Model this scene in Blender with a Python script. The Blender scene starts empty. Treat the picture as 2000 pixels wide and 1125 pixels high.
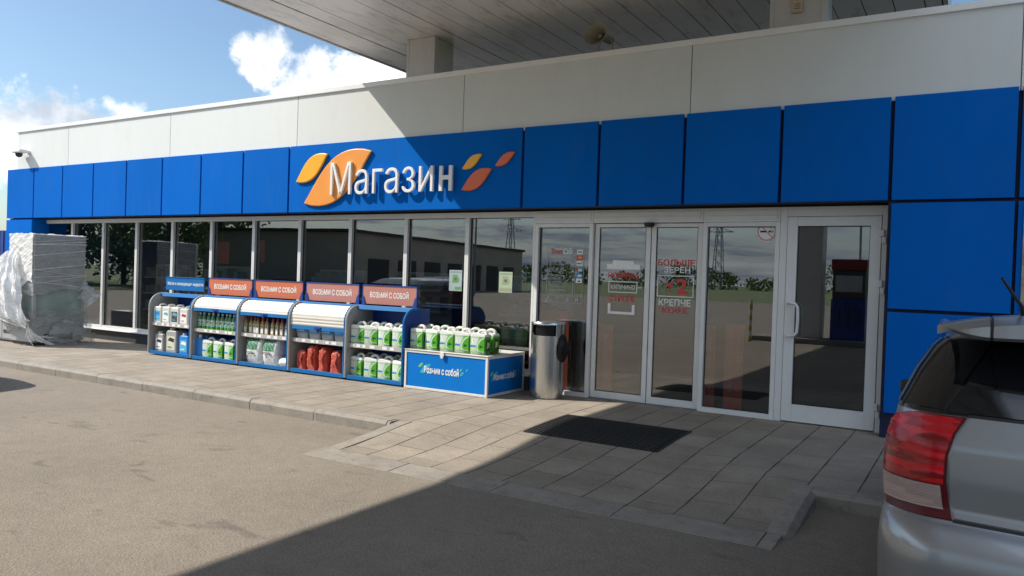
import bpy, bmesh, math, random
from mathutils import Vector, Matrix, noise
R = math.radians
scn = bpy.context.scene
col = scn.collection
rnd = random.Random(7)

# ------------------------------------------------------------ camera, sky, sun, exposure
cam_d = bpy.data.cameras.new("camera")
cam = bpy.data.objects.new("camera", cam_d)
col.objects.link(cam)
cam_d.sensor_width = 36.0
cam_d.lens = 36.0 * 1506.27 / 2000.0
cam_d.clip_start = 0.05
cam_d.clip_end = 3000.0
_yaw, _pitch, _roll = R(31.069), R(-0.8184), R(1.9107)
_f = Vector((-math.sin(_yaw) * math.cos(_pitch), math.cos(_yaw) * math.cos(_pitch), math.sin(_pitch)))
_r = Vector((math.cos(_yaw), math.sin(_yaw), 0.0))
_u = _r.cross(_f)
_r2 = _r * math.cos(_roll) + _u * math.sin(_roll)
_u2 = _u * math.cos(_roll) - _r * math.sin(_roll)
_m = Matrix((_r2, _u2, -_f)).transposed().to_4x4()
_m.translation = Vector((0.0, -8.795, 1.484))
cam.matrix_world = _m
scn.camera = cam

scn.view_settings.view_transform = 'Standard'
scn.view_settings.look = 'None'
scn.view_settings.gamma = 1.0
scn.view_settings.exposure = 0.85
scn.cycles.max_bounces = 8
scn.cycles.transparent_max_bounces = 16
scn.cycles.glossy_bounces = 5
scn.cycles.caustics_reflective = False
scn.cycles.caustics_refractive = False

SUN_DIR = Vector((0.985, 0.49, -1.0)).normalized()      # the way the light travels
sun_d = bpy.data.lights.new("sun", 'SUN')
sun_d.energy = 3.7
sun_d.angle = R(0.55)
sun_d.color = (1.0, 0.93, 0.84)
sun = bpy.data.objects.new("sun", sun_d)
col.objects.link(sun)
sun.rotation_euler = SUN_DIR.to_track_quat('-Z', 'Y').to_euler()
sun.location = (-20, -10, 20)

world = bpy.data.worlds.new("World")
scn.world = world
world.use_nodes = True
wt = world.node_tree
wt.nodes.clear()


def wn(kind, **kw):
    n = wt.nodes.new(kind)
    for k, v in kw.items():
        setattr(n, k, v)
    return n


def wl(a, b):
    wt.links.new(a, b)


def wmath(op, a, b=None, c=None, clamp=False):
    n = wn('ShaderNodeMath', operation=op, use_clamp=clamp)
    for i, x in enumerate((a, b, c)):
        if x is None:
            continue
        if isinstance(x, (int, float)):
            n.inputs[i].default_value = x
        else:
            wl(x, n.inputs[i])
    return n.outputs[0]


def build_sky():
    out = wn('ShaderNodeOutputWorld')
    bg = wn('ShaderNodeBackground')
    bg.inputs['Strength'].default_value = 1.0
    sky = wn('ShaderNodeTexSky', sky_type='NISHITA')
    sky.sun_disc = False
    sky.sun_elevation = R(42.3)
    sky.sun_rotation = R(243.6)
    sky.air_density = 1.0
    sky.dust_density = 1.2
    sky.ozone_density = 1.6
    geo = wn('ShaderNodeTexCoord')
    d = geo.outputs['Generated']
    sep = wn('ShaderNodeSeparateXYZ')
    wl(d, sep.inputs[0])
    # fine turbulence in direction space
    n1 = wn('ShaderNodeTexNoise')
    n1.inputs['Scale'].default_value = 13.0
    n1.inputs['Detail'].default_value = 9.0
    n1.inputs['Roughness'].default_value = 0.62
    wl(d, n1.inputs['Vector'])
    n2 = wn('ShaderNodeTexNoise')
    n2.inputs['Scale'].default_value = 7.0
    n2.inputs['Detail'].default_value = 6.0
    n2.inputs['Roughness'].default_value = 0.55
    wl(d, n2.inputs['Vector'])
    blobs = [  # direction, radius (deg), weight: the cumulus seen past the canopy and along the parapet
        ((-0.728, 0.634, 0.252), 3.2, 0.95), ((-0.690, 0.681, 0.215), 4.4, 1.05), ((-0.645, 0.722, 0.225), 5.2, 1.0),
        ((-0.600, 0.760, 0.230), 6.0, 1.0),
        ((-0.897, 0.425, 0.118), 4.6, 1.0), ((-0.868, 0.470, 0.140), 3.4, 0.95), ((-0.834, 0.522, 0.172), 2.0, 0.72),
        ((-0.912, 0.402, 0.060), 5.0, 0.78), ((-0.80, 0.565, 0.165), 2.0, 0.62), ((-0.752, 0.597, 0.283), 1.3, 0.60),
        ((-0.862, 0.478, 0.188), 1.4, 0.58),
    ]
    total = None
    for c, rad, w in blobs:
        v = Vector(c).normalized()
        dot = wn('ShaderNodeVectorMath', operation='DOT_PRODUCT')
        wl(d, dot.inputs[0])
        dot.inputs[1].default_value = v
        mr = wn('ShaderNodeMapRange')
        mr.inputs['From Min'].default_value = math.cos(R(rad * 1.25))
        mr.inputs['From Max'].default_value = math.cos(R(rad * 0.15))
        mr.inputs['To Min'].default_value = 0.0
        mr.inputs['To Max'].default_value = w
        wl(dot.outputs['Value'], mr.inputs['Value'])
        total = mr.outputs[0] if total is None else wmath('MAXIMUM', total, mr.outputs[0])
    near = wmath('ADD', wmath('MULTIPLY', total, 1.0), wmath('MULTIPLY_ADD', n1.outputs['Fac'], 2.5, -1.52))
    m1 = wn('ShaderNodeMapRange', interpolation_type='SMOOTHSTEP')
    m1.inputs['From Min'].default_value = 0.30
    m1.inputs['From Max'].default_value = 0.66
    wl(near, m1.inputs['Value'])
    gate = wmath('GREATER_THAN', total, 0.001)
    near_mask = wmath('MULTIPLY', m1.outputs[0], gate)
    # broken grey cloud deck over the half of the sky behind the viewer
    zc = wmath('MAXIMUM', wmath('ADD', sep.outputs['Z'], 0.10), 0.03)
    comb = wn('ShaderNodeCombineXYZ')
    wl(wmath('DIVIDE', sep.outputs['X'], zc), comb.inputs[0])
    wl(wmath('DIVIDE', sep.outputs['Y'], zc), comb.inputs[1])
    n3 = wn('ShaderNodeTexNoise')
    n3.inputs['Scale'].default_value = 0.75
    n3.inputs['Detail'].default_value = 8.0
    n3.inputs['Roughness'].default_value = 0.6
    wl(comb.outputs[0], n3.inputs['Vector'])
    m3 = wn('ShaderNodeMapRange', interpolation_type='SMOOTHSTEP')
    m3.inputs['From Min'].default_value = 0.44
    m3.inputs['From Max'].default_value = 0.58
    wl(n3.outputs['Fac'], m3.inputs['Value'])
    back = wn('ShaderNodeMapRange', interpolation_type='SMOOTHSTEP')
    back.inputs['From Min'].default_value = 0.05
    back.inputs['From Max'].default_value = -0.25
    wl(sep.outputs['Y'], back.inputs['Value'])
    low = wn('ShaderNodeMapRange', interpolation_type='SMOOTHSTEP')
    low.inputs['From Min'].default_value = 0.11
    low.inputs['From Max'].default_value = 0.0
    low.inputs['To Max'].default_value = 0.85
    wl(sep.outputs['Z'], low.inputs['Value'])
    back_mask = wmath('MULTIPLY', wmath('MAXIMUM', m3.outputs[0], low.outputs[0]), back.outputs[0])
    # colours
    skyc = wn('ShaderNodeMix', data_type='RGBA', blend_type='MULTIPLY')
    skyc.inputs['Factor'].default_value = 1.0
    wl(sky.outputs[0], skyc.inputs['A'])
    skyc.inputs['B'].default_value = (0.070, 0.079, 0.083, 1)
    cr = wn('ShaderNodeValToRGB')
    cr.color_ramp.elements[0].position = 0.36
    cr.color_ramp.elements[0].color = (0.36, 0.40, 0.46, 1)
    cr.color_ramp.elements[1].position = 0.60
    cr.color_ramp.elements[1].color = (0.95, 0.94, 0.92, 1)
    wl(n2.outputs['Fac'], cr.inputs[0])
    crb = wn('ShaderNodeValToRGB')
    crb.color_ramp.elements[0].position = 0.38
    crb.color_ramp.elements[0].color = (0.84, 0.90, 0.98, 1)
    crb.color_ramp.elements[1].position = 0.66
    crb.color_ramp.elements[1].color = (0.24, 0.31, 0.42, 1)
    wl(n3.outputs['Fac'], crb.inputs[0])
    mixa = wn('ShaderNodeMix', data_type='RGBA')
    wl(near_mask, mixa.inputs['Factor'])
    wl(skyc.outputs['Result'], mixa.inputs['A'])
    wl(cr.outputs[0], mixa.inputs['B'])
    mixb = wn('ShaderNodeMix', data_type='RGBA')
    wl(back_mask, mixb.inputs['Factor'])
    wl(mixa.outputs['Result'], mixb.inputs['A'])
    lift = wn('ShaderNodeMapRange')
    lift.inputs['From Min'].default_value = 0.04
    lift.inputs['From Max'].default_value = 0.40
    lift.inputs['To Min'].default_value = 0.62
    lift.inputs['To Max'].default_value = 1.45
    wl(sep.outputs['Z'], lift.inputs['Value'])
    lsc = wn('ShaderNodeVectorMath', operation='SCALE')
    wl(crb.outputs[0], lsc.inputs[0])
    wl(lift.outputs[0], lsc.inputs['Scale'])
    wl(lsc.outputs[0], mixb.inputs['B'])
    wl(mixb.outputs['Result'], bg.inputs['Color'])
    wl(bg.outputs[0], out.inputs[0])


build_sky()


# ------------------------------------------------------------ materials
class NT:
    def __init__(self, m):
        m.use_nodes = True
        self.t = m.node_tree
        self.t.nodes.clear()

    def n(self, kind, ins=None, **kw):
        nd = self.t.nodes.new(kind)
        for k, v in kw.items():
            setattr(nd, k, v)
        for k, v in (ins or {}).items():
            if hasattr(v, 'links') and hasattr(v, 'is_output'):
                self.t.links.new(v, nd.inputs[k])
            else:
                nd.inputs[k].default_value = v
        return nd


def c4(c):
    return (c[0], c[1], c[2], 1.0)


def mat(name, color, rough=0.5, metal=0.0, var=0.12, vscale=3.0, bump=0.0, bscale=60.0, spec=0.5, coat=0.0,
        dirt=None, stretch=None, rand=0.0):
    """plain surface: base colour broken up by two octaves of noise, roughness variation and optional bump"""
    m = bpy.data.materials.new(name)
    t = NT(m)
    tc = t.n('ShaderNodeTexCoord')
    vec = tc.outputs['Object']
    if stretch:
        vec = t.n('ShaderNodeMapping', {'Vector': vec, 'Scale': stretch}).outputs[0]
    ns = t.n('ShaderNodeTexNoise', {'Vector': vec, 'Scale': vscale, 'Detail': 6.0, 'Roughness': 0.62})
    mr = t.n('ShaderNodeMapRange', {'Value': ns.outputs['Fac'], 'From Min': 0.3, 'From Max': 0.7,
                                    'To Min': 1.0 - var, 'To Max': 1.0 + var})
    mx = t.n('ShaderNodeVectorMath', {0: (color[0], color[1], color[2])}, operation='SCALE')
    t.t.links.new(mr.outputs[0], mx.inputs['Scale'])
    if rand:
        oi = t.n('ShaderNodeObjectInfo')
        rm = t.n('ShaderNodeMapRange', {'Value': oi.outputs['Random'], 'To Min': 1.0 - rand, 'To Max': 1.0 + rand})
        pm = t.n('ShaderNodeMath', {0: mr.outputs[0], 1: rm.outputs[0]}, operation='MULTIPLY')
        t.t.links.new(pm.outputs[0], mx.inputs['Scale'])
    cout = mx.outputs[0]
    if dirt:
        nd = t.n('ShaderNodeTexNoise', {'Vector': vec, 'Scale': vscale * 2.7, 'Detail': 8.0, 'Roughness': 0.7})
        dm = t.n('ShaderNodeMapRange', {'Value': nd.outputs['Fac'], 'From Min': 0.52, 'From Max': 0.78,
                                        'To Min': 0.0, 'To Max': dirt[3]})
        mm = t.n('ShaderNodeMix', {'Factor': dm.outputs[0], 'A': cout, 'B': c4(dirt)}, data_type='RGBA')
        cout = mm.outputs['Result']
    rr = t.n('ShaderNodeMapRange', {'Value': ns.outputs['Fac'], 'To Min': max(0.02, rough - 0.08),
                                    'To Max': min(1.0, rough + 0.08)})
    p = t.n('ShaderNodeBsdfPrincipled', {'Base Color': cout, 'Roughness': rr.outputs[0], 'Metallic': metal,
                                         'Specular IOR Level': spec, 'Coat Weight': coat, 'Coat Roughness': 0.05})
    if bump:
        nb = t.n('ShaderNodeTexNoise', {'Vector': vec, 'Scale': bscale, 'Detail': 4.0})
        bp = t.n('ShaderNodeBump', {'Height': nb.outputs['Fac'], 'Strength': bump, 'Distance': 0.01})
        t.t.links.new(bp.outputs[0], p.inputs['Normal'])
    o = t.n('ShaderNodeOutputMaterial')
    t.t.links.new(p.outputs[0], o.inputs[0])
    return m


def asphalt_material():
    m = bpy.data.materials.new('asphalt')
    t = NT(m)
    tc = t.n('ShaderNodeTexCoord')
    v = tc.outputs['Object']
    big = t.n('ShaderNodeTexNoise', {'Vector': v, 'Scale': 0.55, 'Detail': 7.0, 'Roughness': 0.65})
    mid = t.n('ShaderNodeTexNoise', {'Vector': v, 'Scale': 7.0, 'Detail': 5.0, 'Roughness': 0.6})
    fine = t.n('ShaderNodeTexNoise', {'Vector': v, 'Scale': 150.0, 'Detail': 3.0, 'Roughness': 0.75})
    vor = t.n('ShaderNodeTexVoronoi', {'Vector': v, 'Scale': 70.0})
    r1 = t.n('ShaderNodeValToRGB', {0: big.outputs['Fac']})
    r1.color_ramp.elements[0].position = 0.3
    r1.color_ramp.elements[0].color = (0.196, 0.171, 0.138, 1)
    r1.color_ramp.elements[1].position = 0.7
    r1.color_ramp.elements[1].color = (0.246, 0.214, 0.173, 1)
    a = t.n('ShaderNodeMapRange', {'Value': mid.outputs['Fac'], 'From Min': 0.3, 'From Max': 0.7, 'To Min': 0.94, 'To Max': 1.06})
    b = t.n('ShaderNodeMapRange', {'Value': fine.outputs['Fac'], 'From Min': 0.3, 'From Max': 0.7, 'To Min': 0.52, 'To Max': 1.48})
    ab = t.n('ShaderNodeMath', {0: a.outputs[0], 1: b.outputs[0]}, operation='MULTIPLY')
    sc = t.n('ShaderNodeVectorMath', {0: r1.outputs[0]}, operation='SCALE')
    t.t.links.new(ab.outputs[0], sc.inputs['Scale'])
    # pale chips of exposed stone
    chip = t.n('ShaderNodeTexVoronoi', {'Vector': v, 'Scale': 16.0})
    cm = t.n('ShaderNodeMapRange', {'Value': chip.outputs['Distance'], 'From Min': 0.085, 'From Max': 0.05, 'To Min': 0.0, 'To Max': 0.8})
    sel = t.n('ShaderNodeSeparateColor', {0: chip.outputs['Color']})
    g = t.n('ShaderNodeMath', {0: sel.outputs[0], 1: 0.72}, operation='GREATER_THAN')
    cf = t.n('ShaderNodeMath', {0: cm.outputs[0], 1: g.outputs[0]}, operation='MULTIPLY')
    m1 = t.n('ShaderNodeMix', {'Factor': cf.outputs[0], 'A': sc.outputs[0], 'B': (0.36, 0.33, 0.29, 1)}, data_type='RGBA')
    # oil drips and tyre-worn stains
    mp = t.n('ShaderNodeMapping', {'Vector': v, 'Scale': (0.8, 1.6, 1.0)})
    st = t.n('ShaderNodeTexNoise', {'Vector': mp.outputs[0], 'Scale': 2.6, 'Detail': 4.0, 'Distortion': 0.8})
    sm = t.n('ShaderNodeMapRange', {'Value': st.outputs['Fac'], 'From Min': 0.62, 'From Max': 0.74, 'To Min': 0.0, 'To Max': 0.5})
    m2 = t.n('ShaderNodeMix', {'Factor': sm.outputs[0], 'A': m1.outputs['Result'], 'B': (0.075, 0.066, 0.058, 1)}, data_type='RGBA')
    h = t.n('ShaderNodeMath', {0: vor.outputs['Distance'], 1: fine.outputs['Fac']}, operation='ADD')
    bp = t.n('ShaderNodeBump', {'Height': h.outputs[0], 'Strength': 0.5, 'Distance': 0.006})
    p = t.n('ShaderNodeBsdfPrincipled', {'Base Color': m2.outputs['Result'], 'Roughness': 0.88, 'Specular IOR Level': 0.3, 'Normal': bp.outputs[0]})
    o = t.n('ShaderNodeOutputMaterial', {0: p.outputs[0]})
    return m


def paving_material():
    m = bpy.data.materials.new('paving slabs')
    t = NT(m)
    tc = t.n('ShaderNodeTexCoord')
    v = tc.outputs['Object']
    wob = t.n('ShaderNodeTexNoise', {'Vector': v, 'Scale': 1.3, 'Detail': 3.0})
    wv = t.n('ShaderNodeVectorMath', {0: wob.outputs['Color'], 1: (0.5, 0.5, 0.5)}, operation='SUBTRACT')
    ws = t.n('ShaderNodeVectorMath', {0: wv.outputs[0]}, operation='SCALE')
    ws.inputs['Scale'].default_value = 0.02
    va = t.n('ShaderNodeVectorMath', {0: v, 1: ws.outputs[0]}, operation='ADD')
    sp = t.n('ShaderNodeSeparateXYZ', {0: va.outputs[0]})
    sw = t.n('ShaderNodeCombineXYZ', {0: sp.outputs['Y'], 1: sp.outputs['X'], 2: 0.0})
    br = t.n('ShaderNodeTexBrick', {'Vector': sw.outputs[0], 'Color1': (0.0, 0.0, 0.0, 1), 'Color2': (1, 1, 1, 1), 'Mortar': (0.5, 0.5, 0.5, 1),
                                    'Scale': 1.0, 'Mortar Size': 0.0036, 'Mortar Smooth': 0.15, 'Bias': 0.0,
                                    'Brick Width': 0.47, 'Row Height': 0.345}, offset=0.5)
    tone = t.n('ShaderNodeValToRGB', {0: br.outputs['Color']})
    tone.color_ramp.elements[0].color = (0.250, 0.218, 0.174, 1)
    tone.color_ramp.elements[1].color = (0.300, 0.262, 0.210, 1)
    n1 = t.n('ShaderNodeTexNoise', {'Vector': v, 'Scale': 2.2, 'Detail': 7.0, 'Roughness': 0.65})
    n2 = t.n('ShaderNodeTexNoise', {'Vector': v, 'Scale': 60.0, 'Detail': 4.0})
    a = t.n('ShaderNodeMapRange', {'Value': n1.outputs['Fac'], 'From Min': 0.3, 'From Max': 0.7, 'To Min': 0.80, 'To Max': 1.18})
    b = t.n('ShaderNodeMapRange', {'Value': n2.outputs['Fac'], 'From Min': 0.3, 'From Max': 0.7, 'To Min': 0.84, 'To Max': 1.16})
    ab = t.n('ShaderNodeMath', {0: a.outputs[0], 1: b.outputs[0]}, operation='MULTIPLY')
    sc = t.n('ShaderNodeVectorMath', {0: tone.outputs[0]}, operation='SCALE')
    t.t.links.new(ab.outputs[0], sc.inputs['Scale'])
    stn = t.n('ShaderNodeTexNoise', {'Vector': v, 'Scale': 4.4, 'Detail': 5.0, 'Distortion': 0.4})
    smr = t.n('ShaderNodeMapRange', {'Value': stn.outputs['Fac'], 'From Min': 0.62, 'From Max': 0.78, 'To Min': 0.0, 'To Max': 0.45})
    m0 = t.n('ShaderNodeMix', {'Factor': smr.outputs[0], 'A': sc.outputs[0], 'B': (0.10, 0.088, 0.075, 1)}, data_type='RGBA')
    ux = t.n('ShaderNodeMath', {0: sp.outputs['X'], 1: 0.345}, operation='DIVIDE')
    fr = t.n('ShaderNodeMath', {0: ux.outputs[0]}, operation='FRACT')
    ce = t.n('ShaderNodeMath', {0: fr.outputs[0], 1: 0.5}, operation='SUBTRACT')
    ab2 = t.n('ShaderNodeMath', {0: ce.outputs[0]}, operation='ABSOLUTE')
    wn_ = t.n('ShaderNodeTexNoise', {'Vector': v, 'Scale': 3.0, 'Detail': 4.0})
    wid = t.n('ShaderNodeMapRange', {'Value': wn_.outputs['Fac'], 'From Min': 0.3, 'From Max': 0.7, 'To Min': 0.4925, 'To Max': 0.478})
    lm = t.n('ShaderNodeMath', {0: ab2.outputs[0], 1: wid.outputs[0]}, operation='GREATER_THAN')
    cj = t.n('ShaderNodeMapRange', {'Value': wn_.outputs['Fac'], 'From Min': 0.4, 'From Max': 0.65, 'To Min': 0.45, 'To Max': 0.9})
    cf = t.n('ShaderNodeMath', {0: br.outputs['Fac'], 1: cj.outputs[0]}, operation='MULTIPLY')
    jn = t.n('ShaderNodeMath', {0: lm.outputs[0], 1: cf.outputs[0]}, operation='MAXIMUM')
    inv = t.n('ShaderNodeMath', {0: 1.0, 1: jn.outputs[0]}, operation='SUBTRACT')
    m1 = t.n('ShaderNodeMix', {'Factor': jn.outputs[0], 'A': m0.outputs['Result'], 'B': (0.035, 0.03, 0.025, 1)}, data_type='RGBA')

    hh = t.n('ShaderNodeMath', {0: n2.outputs['Fac'], 1: 0.12, 2: inv.outputs[0]}, operation='MULTIPLY_ADD')
    bp = t.n('ShaderNodeBump', {'Height': hh.outputs[0], 'Strength': 0.7, 'Distance': 0.008})
    p = t.n('ShaderNodeBsdfPrincipled', {'Base Color': m1.outputs['Result'], 'Roughness': 0.82, 'Specular IOR Level': 0.35, 'Normal': bp.outputs[0]})
    t.n('ShaderNodeOutputMaterial', {0: p.outputs[0]})
    return m


def glass_material(name, tint, f0, waves=0.0):
    m = bpy.data.materials.new(name)
    t = NT(m)
    lw = t.n('ShaderNodeLayerWeight', {'Blend': 0.5})
    p5 = t.n('ShaderNodeMath', {0: lw.outputs['Facing'], 1: 5.0}, operation='POWER')
    fr = t.n('ShaderNodeMath', {0: p5.outputs[0], 1: 1.0 - f0, 2: f0}, operation='MULTIPLY_ADD')
    tr = t.n('ShaderNodeBsdfTransparent', {'Color': c4(tint)})
    gl = t.n('ShaderNodeBsdfGlossy', {'Color': (1, 1, 1, 1), 'Roughness': 0.0})
    if waves:
        tc = t.n('ShaderNodeTexCoord')
        ns = t.n('ShaderNodeTexNoise', {'Vector': tc.outputs['Object'], 'Scale': 1.6, 'Detail': 2.0})
        bp = t.n('ShaderNodeBump', {'Height': ns.outputs['Fac'], 'Strength': waves, 'Distance': 0.01})
        t.t.links.new(bp.outputs[0], gl.inputs['Normal'])
    mx = t.n('ShaderNodeMixShader', {0: fr.outputs[0], 1: tr.outputs[0], 2: gl.outputs[0]})
    t.n('ShaderNodeOutputMaterial', {0: mx.outputs[0]})
    return m


def film_material(name, color, alpha, rough=0.25):
    """thin crumpled packing film: partly see-through, wrinkled highlights"""
    m = bpy.data.materials.new(name)
    t = NT(m)
    tc = t.n('ShaderNodeTexCoord')
    mp = t.n('ShaderNodeMapping', {'Vector': tc.outputs['Object'], 'Scale': (0.8, 0.8, 2.6), 'Rotation': (0.35, 0.28, 0.0)})
    ns = t.n('ShaderNodeTexNoise', {'Vector': mp.outputs[0], 'Scale': 6.0, 'Detail': 5.0, 'Roughness': 0.55, 'Distortion': 0.8})
    bp = t.n('ShaderNodeBump', {'Height': ns.outputs['Fac'], 'Strength': 0.55, 'Distance': 0.02})
    p = t.n('ShaderNodeBsdfPrincipled', {'Base Color': c4(color), 'Roughness': rough, 'Specular IOR Level': 0.6, 'Normal': bp.outputs[0]})
    tl = t.n('ShaderNodeBsdfTranslucent', {'Color': c4(color)})
    tr = t.n('ShaderNodeBsdfTransparent', {'Color': (0.95, 0.96, 0.96, 1)})
    al = t.n('ShaderNodeMapRange', {'Value': ns.outputs['Fac'], 'From Min': 0.3, 'From Max': 0.7, 'To Min': max(0, alpha - 0.2), 'To Max': min(1, alpha + 0.2)})
    m0 = t.n('ShaderNodeMixShader', {0: 0.14, 1: p.outputs[0], 2: tl.outputs[0]})
    mx = t.n('ShaderNodeMixShader', {0: al.outputs[0], 1: tr.outputs[0], 2: m0.outputs[0]})
    t.n('ShaderNodeOutputMaterial', {0: mx.outputs[0]})
    return m


def leaf_material(name, c1, c2):
    m = bpy.data.materials.new(name)
    t = NT(m)
    tc = t.n('ShaderNodeTexCoord')
    ns = t.n('ShaderNodeTexNoise', {'Vector': tc.outputs['Object'], 'Scale': 1.2, 'Detail': 5.0})
    mx = t.n('ShaderNodeMix', {'Factor': ns.outputs['Fac'], 'A': c4(c1), 'B': c4(c2)}, data_type='RGBA')
    p = t.n('ShaderNodeBsdfPrincipled', {'Base Color': mx.outputs['Result'], 'Roughness': 0.6, 'Specular IOR Level': 0.3})
    tl = t.n('ShaderNodeBsdfTranslucent', {'Color': mx.outputs['Result']})
    m0 = t.n('ShaderNodeMixShader', {0: 0.3, 1: p.outputs[0], 2: tl.outputs[0]})
    t.n('ShaderNodeOutputMaterial', {0: m0.outputs[0]})
    return m


def washer_material():
    """translucent jug: white plastic above the fill line, green fluid below"""
    m = bpy.data.materials.new('washer fluid jug plastic')
    t = NT(m)
    tc = t.n('ShaderNodeTexCoord')
    sp = t.n('ShaderNodeSeparateXYZ', {0: tc.outputs['Object']})
    ns = t.n('ShaderNodeTexNoise', {'Vector': tc.outputs['Object'], 'Scale': 9.0, 'Detail': 3.0})
    zz = t.n('ShaderNodeMath', {0: ns.outputs['Fac'], 1: 0.01, 2: sp.outputs['Z']}, operation='MULTIPLY_ADD')
    f = t.n('ShaderNodeMapRange', {'Value': zz.outputs[0], 'From Min': 0.222, 'From Max': 0.232})
    g = t.n('ShaderNodeMapRange', {'Value': sp.outputs['Z'], 'From Min': 0.0, 'From Max': 0.2})
    g0 = t.n('ShaderNodeMix', {'Factor': g.outputs[0], 'A': (0.045, 0.20, 0.05, 1), 'B': (0.09, 0.36, 0.035, 1)}, data_type='RGBA')
    xx = t.n('ShaderNodeMath', {0: ns.outputs['Fac'], 1: 0.03, 2: sp.outputs['X']}, operation='MULTIPLY_ADD')
    fx = t.n('ShaderNodeMapRange', {'Value': xx.outputs[0], 'From Min': 0.0, 'From Max': 0.075})
    gm = t.n('ShaderNodeMix', {'Factor': fx.outputs[0], 'A': (0.44, 0.56, 0.44, 1), 'B': g0.outputs['Result']}, data_type='RGBA')
    mx = t.n('ShaderNodeMix', {'Factor': f.outputs[0], 'A': gm.outputs['Result'], 'B': (0.76, 0.78, 0.76, 1)}, data_type='RGBA')
    p = t.n('ShaderNodeBsdfPrincipled', {'Base Color': mx.outputs['Result'], 'Roughness': 0.28, 'Subsurface Weight': 0.15, 'Subsurface Radius': (0.02, 0.03, 0.02)})
    t.n('ShaderNodeOutputMaterial', {0: p.outputs[0]})
    return m


def charcoal_bag_material():
    """printed sack: leafy green block on top, white below, with speckled print"""
    m = bpy.data.materials.new('charcoal sack print')
    t = NT(m)
    tc = t.n('ShaderNodeTexCoord')
    sp = t.n('ShaderNodeSeparateXYZ', {0: tc.outputs['Object']})
    ns = t.n('ShaderNodeTexNoise', {'Vector': tc.outputs['Object'], 'Scale': 38.0, 'Detail': 5.0})
    leaf = t.n('ShaderNodeMapRange', {'Value': ns.outputs['Fac'], 'From Min': 0.52, 'From Max': 0.6})
    gr = t.n('ShaderNodeMix', {'Factor': leaf.outputs[0], 'A': (0.035, 0.17, 0.085, 1), 'B': (0.30, 0.42, 0.34, 1)}, data_type='RGBA')
    up = t.n('ShaderNodeMath', {0: sp.outputs['Z'], 1: 0.20}, operation='GREATER_THAN')
    lo = t.n('ShaderNodeMath', {0: sp.outputs['Z'], 1: 0.365}, operation='LESS_THAN')
    xl = t.n('ShaderNodeMath', {0: sp.outputs['X'], 1: 0.105}, operation='LESS_THAN')
    k = t.n('ShaderNodeMath', {0: up.outputs[0], 1: lo.outputs[0]}, operation='MULTIPLY')
    k2 = t.n('ShaderNodeMath', {0: k.outputs[0], 1: xl.outputs[0]}, operation='MULTIPLY')
    w = t.n('ShaderNodeTexNoise', {'Vector': tc.outputs['Object'], 'Scale': 14.0, 'Detail': 4.0})
    wm = t.n('ShaderNodeMapRange', {'Value': w.outputs['Fac'], 'From Min': 0.35, 'From Max': 0.65, 'To Min': 0.5, 'To Max': 0.74})
    wc = t.n('ShaderNodeCombineColor', {0: wm.outputs[0], 1: wm.outputs[0], 2: wm.outputs[0]})
    mx = t.n('ShaderNodeMix', {'Factor': k2.outputs[0], 'A': wc.outputs[0], 'B': gr.outputs['Result']}, data_type='RGBA')
    bp = t.n('ShaderNodeBump', {'Height': w.outputs['Fac'], 'Strength': 0.5, 'Distance': 0.02})
    p = t.n('ShaderNodeBsdfPrincipled', {'Base Color': mx.outputs['Result'], 'Roughness': 0.4, 'Normal': bp.outputs[0]})
    t.n('ShaderNodeOutputMaterial', {0: p.outputs[0]})
    return m


def steel_material():
    m = bpy.data.materials.new('brushed stainless steel')
    t = NT(m)
    tc = t.n('ShaderNodeTexCoord')
    mp = t.n('ShaderNodeMapping', {'Vector': tc.outputs['Object'], 'Scale': (60.0, 60.0, 0.8)})
    ns = t.n('ShaderNodeTexNoise', {'Vector': mp.outputs[0], 'Scale': 2.0, 'Detail': 3.0})
    rr = t.n('ShaderNodeMapRange', {'Value': ns.outputs['Fac'], 'To Min': 0.16, 'To Max': 0.36})
    p = t.n('ShaderNodeBsdfPrincipled', {'Base Color': (0.62, 0.60, 0.57, 1), 'Metallic': 1.0, 'Roughness': rr.outputs[0]})
    t.n('ShaderNodeOutputMaterial', {0: p.outputs[0]})
    return m


def car_paint(name, color, metal):
    m = bpy.data.materials.new(name)
    t = NT(m)
    tc = t.n('ShaderNodeTexCoord')
    fl = t.n('ShaderNodeTexVoronoi', {'Vector': tc.outputs['Object'], 'Scale': 900.0})
    mr = t.n('ShaderNodeMapRange', {'Value': fl.outputs['Distance'], 'To Min': 0.92, 'To Max': 1.08})
    du = t.n('ShaderNodeTexNoise', {'Vector': tc.outputs['Object'], 'Scale': 5.0, 'Detail': 6.0})
    dr = t.n('ShaderNodeMapRange', {'Value': du.outputs['Fac'], 'To Min': 0.28, 'To Max': 0.42})
    sc = t.n('ShaderNodeVectorMath', {0: color}, operation='SCALE')
    t.t.links.new(mr.outputs[0], sc.inputs['Scale'])
    p = t.n('ShaderNodeBsdfPrincipled', {'Base Color': sc.outputs[0], 'Metallic': metal, 'Roughness': dr.outputs[0], 'Coat Weight': 0.7, 'Coat Roughness': 0.06})
    t.n('ShaderNodeOutputMaterial', {0: p.outputs[0]})
    return m


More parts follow.
